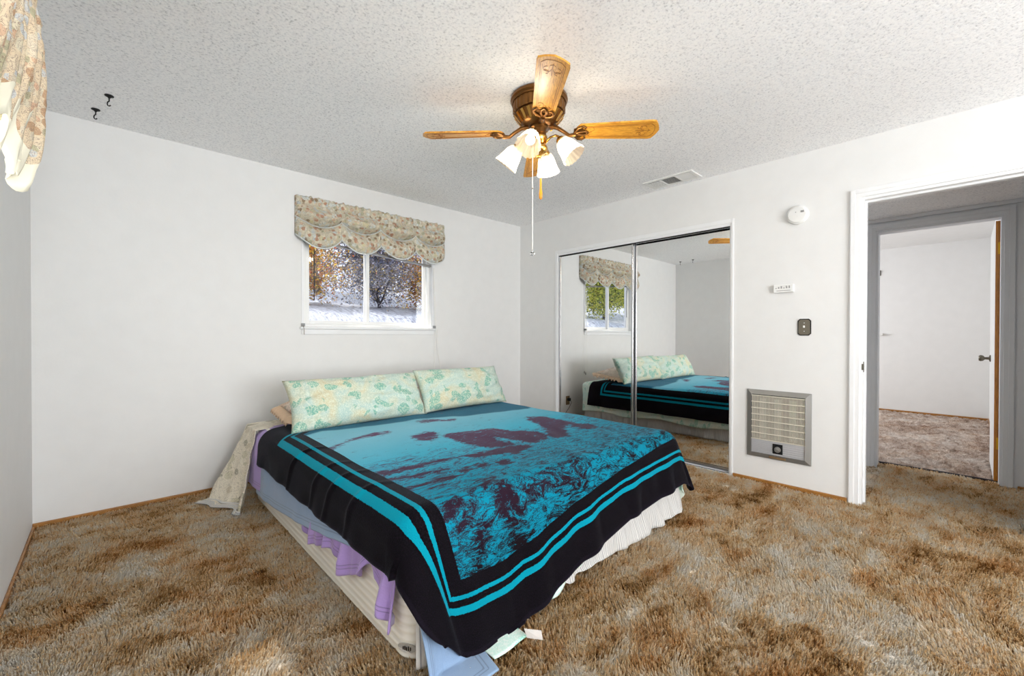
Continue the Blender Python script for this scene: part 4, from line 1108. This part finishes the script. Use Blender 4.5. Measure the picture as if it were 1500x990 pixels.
# the big patterned plush blanket
POLY = {
 'body':[(-2.174,-1.516),(-2.097,-1.503),(-1.971,-1.543),(-1.879,-1.555),(-1.805,-1.592),(-1.761,-1.664),(-1.719,-1.765),(-1.647,-1.832),(-1.668,-1.931),(-1.757,-2.012),(-1.852,-2.025),(-1.891,-1.964),(-1.958,-1.783),(-1.995,-1.866),(-1.968,-1.941),(-1.999,-1.974),(-2.124,-1.935),(-2.153,-1.863),(-2.184,-1.764),(-2.170,-1.638)],
 'neck':[(-1.371,-1.462),(-1.269,-1.540),(-1.258,-1.711),(-1.272,-1.849),(-1.238,-1.916),(-1.252,-2.041),(-1.363,-2.034),(-1.373,-1.928),(-1.332,-1.829),(-1.452,-1.887),(-1.602,-2.049),(-1.696,-2.043),(-1.692,-1.965),(-1.542,-1.804),(-1.488,-1.683),(-1.467,-1.556)],
 'pink':[(-2.072,-1.032),(-1.952,-1.044),(-1.873,-1.125),(-1.787,-1.157),(-1.839,-1.211),(-1.928,-1.166),(-2.082,-1.132)],
 'pink2':[(-2.787,-1.365),(-2.673,-1.277),(-2.499,-1.191),(-2.343,-1.182),(-2.331,-1.224),(-2.397,-1.286),(-2.536,-1.272),(-2.675,-1.326),(-2.805,-1.436)],
 'st1':[(-2.782,-1.915),(-2.667,-1.909),(-2.556,-1.925),(-2.385,-1.952),(-2.389,-1.987),(-2.565,-1.970),(-2.663,-1.962),(-2.766,-1.976)],
 'st2':[(-2.776,-2.011),(-2.698,-2.024),(-2.583,-2.054),(-2.490,-2.074),(-2.507,-2.098),(-2.602,-2.083),(-2.720,-2.063),(-2.780,-2.063)],
 'st3':[(-2.775,-2.162),(-2.696,-2.156),(-2.611,-2.150),(-2.534,-2.162),(-2.554,-2.189),(-2.637,-2.189),(-2.731,-2.190),(-2.788,-2.212)],
 'st4':[(-2.355,-1.966),(-2.155,-1.971),(-1.986,-1.986),(-1.941,-2.014),(-1.952,-2.073),(-2.089,-2.116),(-2.169,-2.061),(-2.298,-2.019)],
 'bl1':[(-2.394,-2.140),(-2.331,-2.132),(-2.320,-2.176),(-2.384,-2.172)],
 'bl2':[(-2.283,-2.166),(-2.221,-2.164),(-2.222,-2.210),(-2.288,-2.216)],
 'bl3':[(-2.497,-2.123),(-2.436,-2.123),(-2.416,-2.167),(-2.475,-2.174)],
 'head2':[(-2.305,-1.394),(-2.165,-1.363),(-2.127,-1.446),(-2.197,-1.550),(-2.286,-1.571),(-2.348,-1.538)],
 'mane':[(-1.961,-2.506),(-1.714,-2.478),(-1.438,-2.478),(-1.354,-2.500),(-1.578,-2.557),(-1.767,-2.564),(-1.916,-2.587)],
 'br1':[(-2.362,-2.399),(-2.264,-2.391),(-2.134,-2.384),(-2.062,-2.412),(-1.957,-2.429),(-1.944,-2.473),(-2.093,-2.459),(-2.185,-2.429),(-2.285,-2.422),(-2.383,-2.442)],
 'br2':[(-1.941,-2.313),(-1.859,-2.294),(-1.964,-2.423),(-2.108,-2.553),(-2.146,-2.552),(-2.059,-2.454)],
 'br3':[(-2.509,-2.309),(-2.434,-2.316),(-2.417,-2.455),(-2.454,-2.534),(-2.509,-2.509),(-2.538,-2.414)],
 'br4':[(-2.611,-2.413),(-2.581,-2.442),(-2.674,-2.630),(-2.722,-2.735),(-2.747,-2.728),(-2.720,-2.627),(-2.679,-2.519)],
 'br5':[(-2.475,-2.514),(-2.409,-2.549),(-2.370,-2.665),(-2.378,-2.707),(-2.448,-2.642),(-2.494,-2.574)],
 'br6':[(-2.740,-2.369),(-2.674,-2.381),(-2.615,-2.383),(-2.611,-2.413),(-2.697,-2.457),(-2.750,-2.430)],
 'br7':[(-2.558,-2.609),(-2.542,-2.692),(-2.595,-2.724),(-2.670,-2.748),(-2.722,-2.768),(-2.654,-2.689)],
}
SKY = [(-3.001,-1.118),(-2.870,-0.875),(-2.784,-0.5),(-.7,-.3),(-.7,-.96),(-1.075,-1.20),(-1.385,-1.16),(-1.715,-1.10),(-1.990,-0.995),(-2.364,-0.97),(-2.665,-0.935),(-2.783,-.99),(-2.889,-1.127)]
def sdf(poly, x, y):
    inside = False; best = 9; n = len(poly); j = n - 1
    for i in range(n):
        xi, yi = poly[i]; xj, yj = poly[j]
        if (yi > y) != (yj > y) and x < (xj - xi) * (y - yi) / (yj - yi) + xi: inside = not inside
        ex, ey = xj - xi, yj - yi; q = max(0, min(1, ((x - xi) * ex + (y - yi) * ey) / (ex * ex + ey * ey + 1e-12)))
        best = min(best, math.hypot(x - xi - ex * q, y - yi - ey * q)); j = i
    return best if inside else -best
BBX = {k: (min(p[0] for p in L) - .03, max(p[0] for p in L) + .03, min(p[1] for p in L) - .03, max(p[1] for p in L) + .03) for k, L in POLY.items()}
def f_dark(x, y, q):
    b = 0
    for k, L in POLY.items():
        bb = BBX[k]
        if bb[0] < x < bb[1] and bb[2] < y < bb[3]: b = max(b, (.32 if k.startswith('br') or k == 'mane' else .72) * max(0, min(1, .5 + sdf(L, x, y) / (.05 if k.startswith('br') else .05))))
    return b
def f_sky(x, y, q): return max(0, min(1, .5 + sdf(SKY, x, y) / .03)) * .9
XL, XR = -3.035, -.735
foot = interp([(0, -2.80), (.10, -2.86), (.22, -2.87), (.42, -2.775), (.6, -2.71), (.8, -2.68), (1, -2.665)])
headp = interp([(-3.06, -1.02), (-2.92, -.82), (-2.7, -.60), (-2.2, -.47), (-.6, -.32)])
def d_side(x, y, q): return min(x - XL, XR - x)
def d_end(x, y, q):
    u = (x - XL) / (XR - XL); return min(y - foot(u), headp(x) - y)
def bk(x, y):
    # round the cloth's own foot corners
    for cxn, sgn in ((XL, 1), (XR, -1)):
        rc = .20 if sgn > 0 else .07
        u = (cxn - XL) / (XR - XL); cy_ = foot(u) + rc; cx_ = cxn + sgn * rc
        ddx, ddy = (x - cx_) * -sgn, cy_ - y
        if ddx > 0 and ddy > 0:
            mx_ = max(ddx, ddy); r_ = math.hypot(ddx, ddy)
            if r_ > 0:
                bl_ = (mx_ / rc) ** 3
                x, y = x + (cx_ - sgn * ddx * mx_ / r_ - x) * bl_, y + (cy_ - ddy * mx_ / r_ - y) * bl_
    p = drape(x, y, TOP + .014, .046, ts=.09, tr=.11, tf=.20, tc=.34, amp=.008, fr=17, ph=0.4, floor=.02)
    dz = max(0, TOP - .06 - p.z)
    if y < BF: p.x += .20 * dz * math.exp(-((x - BX0) / .35) ** 2)
    # a few sharp creases across the left overhang
    for yc, am in ((-1.28, .010), (-1.62, .007), (-1.80, .007), (-2.02, .006)):
        e = math.exp(-((y + .25 * (x + 2.95) - yc) / .018) ** 2) * am * max(0, min(1, (-2.72 - x) / .1)); p.x -= e; p.z += e * .7
    return p
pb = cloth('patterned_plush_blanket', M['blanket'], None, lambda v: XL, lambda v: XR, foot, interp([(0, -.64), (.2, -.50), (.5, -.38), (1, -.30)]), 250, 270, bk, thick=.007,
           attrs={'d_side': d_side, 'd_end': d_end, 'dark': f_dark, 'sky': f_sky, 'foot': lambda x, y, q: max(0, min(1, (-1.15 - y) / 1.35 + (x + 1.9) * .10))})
tag(pb, 'black and teal patterned plush blanket with double striped border spread over the bed', 'blanket')

# --- pillows
def pillow(name, c, w, h, th, M3, mat, seed, parent=None, n=46, wrinkle=.017):
    """closed cushion; M3 columns = width axis, height axis, thickness axis"""
    bm = bmesh.new(); g = {}
    for side in (1, -1):
        for j in range(n + 1):
            for i in range(n + 1):
                u, v = 2 * i / n - 1, 2 * j / n - 1
                if side < 0 and (i in (0, n) or j in (0, n)): g[side, i, j] = g[1, i, j]; continue
                e = (1 - abs(u) ** 3.2) * (1 - abs(v) ** 2.6)
                t_ = th / 2 * max(0, e) ** .55
                pin = 1 - .055 * (1 - abs(u)) * abs(v) ** 3 * 0 
                x = u * w / 2 * (1 - .05 * (1 - v * v) * abs(u) ** 6); y = v * h / 2 * (1 - .07 * (1 - u * u) * abs(v) ** 6)
                wr = wrinkle * (noise.noise(Vector((u * 2.2 + seed, v * 3.4 - u * 1.5, side * 2 + seed))) + .6 * noise.noise(Vector((u * 5 + v * 4 + seed, v * 5 - u * 3, side)))) * e ** .3
                g[side, i, j] = bm.verts.new(Vector(c) + M3 @ Vector((x, y, side * t_ + wr * (1 if side > 0 else -1))))
    for side in (1, -1):
        for j in range(n):
            for i in range(n):
                q = (g[side, i, j], g[side, i + 1, j], g[side, i + 1, j + 1], g[side, i, j + 1])
                try: bm.faces.new(q if side > 0 else q[::-1])
                except ValueError: pass
    o = link(name, bm, mat, parent, smooth=True); return o
def axes(wd, up, tw=0):
    X = Vector(wd).normalized(); Y = Vector(up).normalized(); Y = (Y - X * Y.dot(X)).normalized(); Z = X.cross(Y)
    return Matrix((X, Y, Z)).transposed()
def sham(x, y, z, w, h, ang, lab, seed):
    t = thing('sham_pillow', (x, y, z), lab, 'pillow')
    A = axes((1, 0, 0), (0, math.cos(ang), math.sin(ang)))
    pillow('sham_cushion', (x, y, z), w, h, .15, A, M['sham'], seed, t)
    bm = bmesh.new(); rows = []; N = 420
    for j in range(5):
        q = j / 4; r = []
        for i in range(N):
            a = i / N; per = 2 * (w + h); s = a * per
            if s < w: bx_, by_, nx_, ny_ = s - w / 2, -h / 2, 0, -1
            elif s < w + h: bx_, by_, nx_, ny_ = w / 2, s - w - h / 2, 1, 0
            elif s < 2 * w + h: bx_, by_, nx_, ny_ = w / 2 - (s - w - h), h / 2, 0, 1
            else: bx_, by_, nx_, ny_ = -w / 2, h / 2 - (s - 2 * w - h), -1, 0
            amp = .014 * q * math.sin(i * .75 + noise.noise(Vector((i * .07, 0, seed))) * 4)
            p = Vector((x, y, z)) + A @ Vector((bx_ * .965 + nx_ * q * .065, by_ * .94 + ny_ * q * .065, amp - .03 * q * q))
            p.y = min(p.y, -.01); p.z = max(p.z, TOP + .012 if BX0 < p.x < BX1 else .45)
            r.append(bm.verts.new(p))
        rows.append(r)
    for j in range(4):
        for i in range(N): bm.faces.new((rows[j][i], rows[j][(i + 1) % N], rows[j + 1][(i + 1) % N], rows[j + 1][i]))
    e = link('ruffle', bm, M['ruffle'], t, smooth=True); e.modifiers.new('thick', 'SOLIDIFY').thickness = .003
    return t
sham(-2.36, -.545, TOP + .10, .80, .40, .12, 'floral ruffled sham pillow half hidden behind the left leaf-print pillow', 1.0)
sham(-1.42, -.545, TOP + .10, .80, .42, .12, 'floral ruffled sham pillow behind the leaf-print pillow nearest the closet', 5.0)
AN = math.radians(61)
o = pillow('leaf_print_pillow', (-2.33, -.765, .672), .99, .360, .18, axes((1, .03, 0), (0, math.cos(AN), math.sin(AN))), M['pillow'], 2.0)
tag(o, 'mint leaf-print pillow leaning at the head of the bed, the left one', 'pillow', 'leaf-print pillows')
o = pillow('leaf_print_pillow', (-1.42, -.745, .680), .90, .365, .18, axes((1, .05, -.01), (0, math.cos(AN), math.sin(AN))), M['pillow'], 8.0)
tag(o, 'mint leaf-print pillow leaning at the head of the bed, the one toward the closet', 'pillow', 'leaf-print pillows')

# ------------------------------------------------------------------ outdoors
def grid(name, mat, fn, nx, ny, kind, lab=None, cat=None):
    me = bpy.data.meshes.new(name)
    vs = [fn(i / nx, j / ny) for j in range(ny + 1) for i in range(nx + 1)]
    me.from_pydata(vs, [], [(j * (nx + 1) + i, j * (nx + 1) + i + 1, (j + 1) * (nx + 1) + i + 1, (j + 1) * (nx + 1) + i) for j in range(ny) for i in range(nx)])
    me.materials.append(mat); me.polygons.foreach_set('use_smooth', [True] * len(me.polygons))
    o = bpy.data.objects.new(name, me); COL.objects.link(o); o['kind'] = kind; return o
prof = interp([(0, -.3), (.12, -.3), (.22, .9), (.30, 1.50), (.36, 1.66), (.5, 1.85), (1, 4.0)])
grid('ground', M['bank'], lambda u, v: (-24 + 40 * u, .14 + v * 12, prof(v) + .10 * noise.noise(Vector((u * 50, v * 14, 0))) * (v > .1)), 180, 60, 'structure')
grid('ground_outside', M['soil'], lambda u, v: (LX - .14 - 12 * u, -12 + 14 * v, -.3), 4, 4, 'structure')
def tree(x, y, z, h, mat, lab, seed, nl, spread, kind='tree', size=.05):
    rnd = random.Random(seed)
    t = thing(kind, (x, y, z), lab, 'tree', None)
    bm = bmesh.new(); tips = []
    def grow(p, d, L, r, lv):
        pts = [p]; rad = [r]
        for k in range(4):
            d = (d + Vector((rnd.uniform(-.25, .25), rnd.uniform(-.25, .25), rnd.uniform(-.08, .18)))).normalized(); p = p + d * L / 4; pts.append(p); rad.append(r * (1 - .14 * (k + 1)))
        tube(bm, pts, rad, 6)
        if lv >= 2: tips.extend(pts[2:])
        if lv < 4:
            for k in range(3 if lv else 5):
                nd = (d + Vector((rnd.uniform(-1, 1), rnd.uniform(-1, 1), rnd.uniform(-.4, .6)))).normalized()
                grow(pts[rnd.choice((2, 3, 4))], nd, L * .62, r * .48, lv + 1)
    grow(Vector((x, y, z - .3)), Vector((0, 0, 1)), h * .34, h * .020, 0)
    link('trunk', bm, M['bark'], t)
    bm = bmesh.new()
    for k in range(nl):
        c = rnd.choice(tips) + Vector((rnd.gauss(0, spread), rnd.gauss(0, spread), rnd.gauss(0, spread)))
        a = Vector((rnd.uniform(-1, 1), rnd.uniform(-1, 1), rnd.uniform(-1, 1))).normalized() * size * rnd.uniform(.5, 1.1); b = a.orthogonal().normalized() * size * .5
        bm.faces.new([bm.verts.new(q) for q in (c - a, c + b, c + a, c - b)])
    link('foliage', bm, mat, t)
tree(-1.2, 4.5, 1.65, 2.6, M['leaf_orange'], 'autumn tree with yellow and orange leaves outside the left pane of the small window', 3, 9000, .26, size=.04)
tree(.5, 4.7, 1.65, 2.4, M['leaf_blue'], 'dusky bluish bushy tree behind the bank in the middle of the window view', 11, 11000, .32, size=.04)
tree(1.9, 4.6, 1.65, 2.4, M['leaf_orange'], 'orange-leaved bushy tree outside the right pane of the small window', 21, 10000, .30, size=.04)
tree(3.3, 5.2, 1.8, 2.6, M['leaf_blue'], 'dusky bushy tree at the right edge of the window view', 27, 10000, .32, size=.04)
tree(0.0, 6.9, 2.4, 4.2, M['leaf_blue'], 'tall dusky tree rising behind the autumn tree outside the window', 31, 9000, .34, size=.05)
tree(3.0, 7.4, 2.6, 4.2, M['leaf_blue'], 'tall dusky tree farthest back outside, behind the orange-leaved one', 61, 9000, .34, size=.05)
tree(-8.2, 4.5, 1.65, 2.8, M['leaf_green'], 'yellow-green tree outside, seen only in the mirror reflection of the window', 41, 9000, .24, size=.045)
tree(-10.4, 5.0, 1.75, 3.2, M['leaf_green'], 'olive-green tree outside at the left edge of the mirrored window', 51, 9000, .24, size=.045)
tree(-6.3, 4.6, 1.7, 3.0, M['leaf_green'], 'pale green tree outside, seen in the mirrored window nearest its right frame', 71, 9000, .24, size=.045)
tree(-12.6, 6.0, 2.0, 4.0, M['leaf_green'], 'tall green tree outside, farthest back in the mirrored window', 81, 9000, .34, size=.06)

# ------------------------------------------------------------------ light
def area(name, loc, rot_, sx, sy, e, col=(1, 1, 1)):
    l = bpy.data.lights.new(name, 'AREA'); l.shape = 'RECTANGLE'; l.size = sx; l.size_y = sy; l.energy = e; l.color = col
    o = bpy.data.objects.new(name, l); COL.objects.link(o); o.location = loc; o.rotation_euler = rot_; return o
area('daylight_left_window', (LX - .20, (LY0 + LY1) / 2, 1.5), (0, -PI / 2 - .12, 0), 1.05, 1.5, 19, (.98, .99, 1))
area('fill_rear_window', ((SX0 + SX1) / 2, BY - .20, (SZ0 + SZ1) / 2), (PI / 2 + .50, 0, 0), 2.65, 1.7, 235, (.95, .98, 1))  # fill lamp at the added rear window, evens out the room light
area('fill_far_room', (3.0, -.5, 1.45), (-PI / 2, 0, 0), 2.5, 1.25, 75, (.98, .99, 1))  # lamp at an unseen window opening, added to brighten the far room
l = bpy.data.lights.new('window_portal', 'AREA'); l.shape = 'RECTANGLE'; l.size = WX1 - WX0; l.size_y = WZ1 - WZ0; l.cycles.is_portal = True
o = bpy.data.objects.new('window_portal', l); COL.objects.link(o); o.location = ((WX0 + WX1) / 2, T + .01, (WZ0 + WZ1) / 2); o.rotation_euler = (-PI / 2, 0, 0)
sun = bpy.data.lights.new('sun', 'SUN'); sun.energy = 4.0; sun.angle = math.radians(.8); sun.color = (1, .95, .86)
so = bpy.data.objects.new('sun', sun); COL.objects.link(so)
so.rotation_euler = Vector((.62, -.12, -1.0)).to_track_quat('-Z', 'Y').to_euler()
w = bpy.data.worlds.new('sky'); SC.world = w; w.use_nodes = True
nt = w.node_tree; bg = nt.nodes['Background']
bg.inputs[0].default_value = (.80, .88, 1, 1); bg.inputs[1].default_value = 1.8

# ------------------------------------------------------------------ camera
cam = bpy.data.cameras.new('camera'); co = bpy.data.objects.new('camera', cam); COL.objects.link(co)
cam.sensor_width = 36; cam.lens = 625.5895 / 1500 * 36; cam.clip_start = .02
yw, pt, rl = math.radians(43.38357248), math.radians(-.41734564), math.radians(.10326577)
F = Vector((math.sin(yw) * math.cos(pt), math.cos(yw) * math.cos(pt), math.sin(pt))); R = Vector((math.cos(yw), -math.sin(yw), 0)); U = R.cross(F)
R2 = R * math.cos(rl) + U * math.sin(rl); U2 = -R * math.sin(rl) + U * math.cos(rl)
mw = Matrix((R2, U2, -F)).transposed().to_4x4(); mw.translation = Vector((-3.636, -3.7025, 1.129)); co.matrix_world = mw
SC.camera = co
vs_ = SC.view_settings; vs_.view_transform = 'Standard'; vs_.look = 'None'; vs_.exposure = -0.13; vs_.gamma = 1; vs_.use_curve_mapping = False
SC.cycles.max_bounces = 10; SC.cycles.diffuse_bounces = 6; SC.cycles.glossy_bounces = 4; SC.cycles.transparent_max_bounces = 12
SC.cycles.caustics_reflective = False; SC.cycles.caustics_refractive = False; SC.cycles.sample_clamp_indirect = 6
SC.cycles.use_denoising = True
